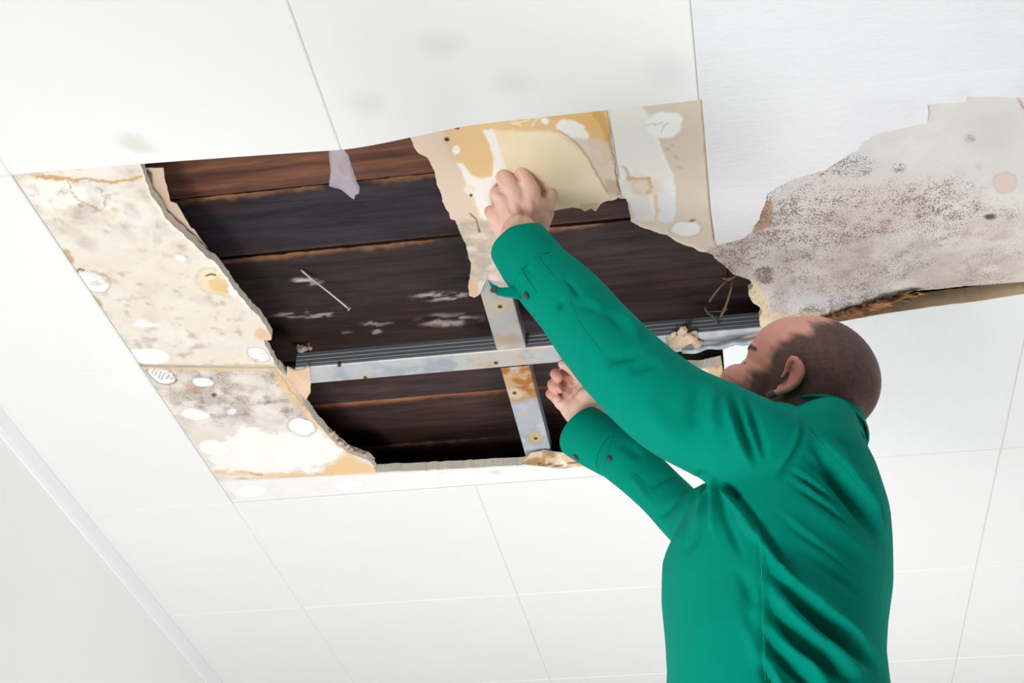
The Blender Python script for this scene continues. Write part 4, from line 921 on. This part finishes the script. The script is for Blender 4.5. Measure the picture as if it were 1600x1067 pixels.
cu, fr_ = cuff(ca0, ca1, rm(46, ca0), rm(51.5, ca1), -math.pi * .93, math.pi * .93, '', tilt=.008, wave=.0015)
cb0 = ony(906, 672, 1.985); cb1 = ony(962, 708, 1.966)
cu2, fr2 = cuff(cb0, cb1, rm(43, cb0), rm(40.5, cb1), -math.pi, math.pi, '', tilt=.006, wave=.001)
bmt = bmesh.new(); bmt.from_mesh(sh); bmt.from_mesh(cu.data) ; bmt.from_mesh(cu2.data); seam.t = BVHTree.FromBMesh(bmt); bmt.free()
for pts in ([(793, 378), (803, 398), (812, 416), (824, 440)], [(815, 424), (826, 440), (838, 458)], [(836, 395), (850, 415), (864, 432)]): seam('stitching', pts, lift=.0016, r=.0005)
seam('stitching', [(930, 668), (922, 690), (910, 722)], lift=.0016, r=.0005); seam('stitching', [(958, 682), (948, 706), (940, 733)], lift=.0016, r=.0005)
def button(px, py, r, lift=.001):
    d = Vector(ray(px, py)).normalized(); h = seam.t.ray_cast(Vector(CAM), d)
    P = h[0] if h[0] else Vector(pd(px, py, 2.0)); nrm = h[1] if h[0] else -d
    if nrm.dot(d) > 0: nrm = -nrm
    bm = bmesh.new(); q = nrm.to_track_quat('Z', 'Y').to_matrix().to_4x4(); m4 = Matrix.Translation(P + nrm * lift) @ q
    for (ra, rb, z0, z1) in ((r, r, 0, .0016), (r, r * .86, .0016, .0026)):
        bmesh.ops.create_cone(bm, cap_ends=True, segments=20, radius1=ra, radius2=rb, depth=z1 - z0, matrix=m4 @ Matrix.Translation((0, 0, (z0 + z1) / 2)))
    for s in (-1, 1): bmesh.ops.create_icosphere(bm, subdivisions=1, radius=r * .16, matrix=m4 @ Matrix.Translation((s * r * .3, 0, .0027)))
    bmobj('button', bm, m_button, man)
button(824, 462, .0050, .0016); button(901, 714, .0060, .0016); button(953, 717, .0042, .0016)
# loose tab of the raised cuff
tb = [(762, 437), (770, 444), (782, 450), (798, 449), (806, 440), (815, 452), (820, 470), (806, 466), (790, 464), (777, 461), (770, 456)]
bm = bmesh.new(); front = [bm.verts.new(Vector(ony(a, b, 1.555))) for a, b in tb]; f = bm.faces.new(front)
bmesh.ops.triangulate(bm, faces=[f]); o = bmobj('cuff_tab', bm, m_shirt, man); s = o.modifiers.new('thick', 'SOLIDIFY'); s.thickness = .004; s.offset = 0
s = o.modifiers.new('soft', 'BEVEL'); s.width = .0015; s.segments = 2
q = ony(771, 453, 1.550); bm = bmesh.new(); ball(bm, q, (.0048, .002, .0048), sub=3); bmobj('button', bm, m_button, man)
# collar
bm = bmesh.new(); n = 40; G = []
cn = ony(1300, 676, 1.70); cdn = np.array([0, 0, 1.]) * .9 + rh * .25; cdn /= np.linalg.norm(cdn); e1 = np.cross(cdn, ah); e1 /= np.linalg.norm(e1); e1 = e1 if e1 @ rh > 0 else -e1; e2 = np.cross(cdn, e1)
for i, (h, r) in enumerate(((-.022, .080), (-.008, .074), (.006, .070), (.016, .069), (.018, .071), (.010, .076), (-.006, .084))):
    G.append([bm.verts.new(Vector(cn + cdn * h + e1 * r * .80 * math.cos(t) + e2 * r * 1.05 * math.sin(t) - e1 * .018)) for t in np.linspace(0, 2 * math.pi, n, endpoint=False)])
for i in range(len(G) - 1):
    for k in range(n): bm.faces.new((G[i][k], G[i][(k + 1) % n], G[i + 1][(k + 1) % n], G[i + 1][k]))
o = bmobj('collar', bm, m_shirt, man); s = o.modifiers.new('thick', 'SOLIDIFY'); s.thickness = .002
# front button of the shirt, seen at the edge of the belly
q = ony(1040, 957, 1.70); bm = bmesh.new(); ball(bm, q, (.003, .005, .006), sub=3); bmobj('button', bm, m_button, man)

# trousers, shoes and the ladder he stands on (below the frame)
bm = bmesh.new(); hx, hy, hz = HEM
chain(bm, [(hx, hy, hz + .03), (hx, hy, hz - .08)], [.13, .14], 3)
for s in (-1, 1):
    chain(bm, [(hx, hy + s * .09, hz - .08), (hx - .02, hy + s * .11, hz - .42), (hx + .01, hy + s * .11, .80)], [.10, .072, .055], 3)
tr = remesh(bm, .008, 4); o = link('trousers', tr, m_trouser); under(o, man)
for s in (-1, 1):
    bm = bmesh.new(); chain(bm, [(hx + .03, hy + s * .11, .735), (hx - .10, hy + s * .115, .722), (hx - .17, hy + s * .12, .718)], [.05, .042, .034]); 
    ms = remesh(bm, .006, 3); V_, N_ = arr(ms); V_[:, 2] = np.maximum(V_[:, 2], .6815); ms.vertices.foreach_set('co', V_.ravel()); ms.update()
    o = link('shoe', ms, m_shoe); under(o, man)
lad = root('step_ladder', (hx, hy, 0)); tag(lad, 'aluminium step ladder platform under the man\'s feet', 'step ladder')
bm = bmesh.new(); bx(bm, hx - .27, hx + .17, hy - .26, hy + .26, .65, .68); bmobj('platform', bm, m_ladder, lad, False)
for (sx, sy) in ((-1, -1), (-1, 1), (1, -1), (1, 1)):
    bm = bmesh.new(); cone(bm, (hx - .05 + sx * .30, hy + sy * .28, 0), (hx - .05 + sx * .20, hy + sy * .24, .66), .018, .018, 12); bmobj('leg', bm, m_ladder, lad)
for z in (.22, .44):
    bm = bmesh.new(); bx(bm, hx + .17, hx + .25, hy - .25, hy + .25, z, z + .02); bmobj('step', bm, m_ladder, lad, False)
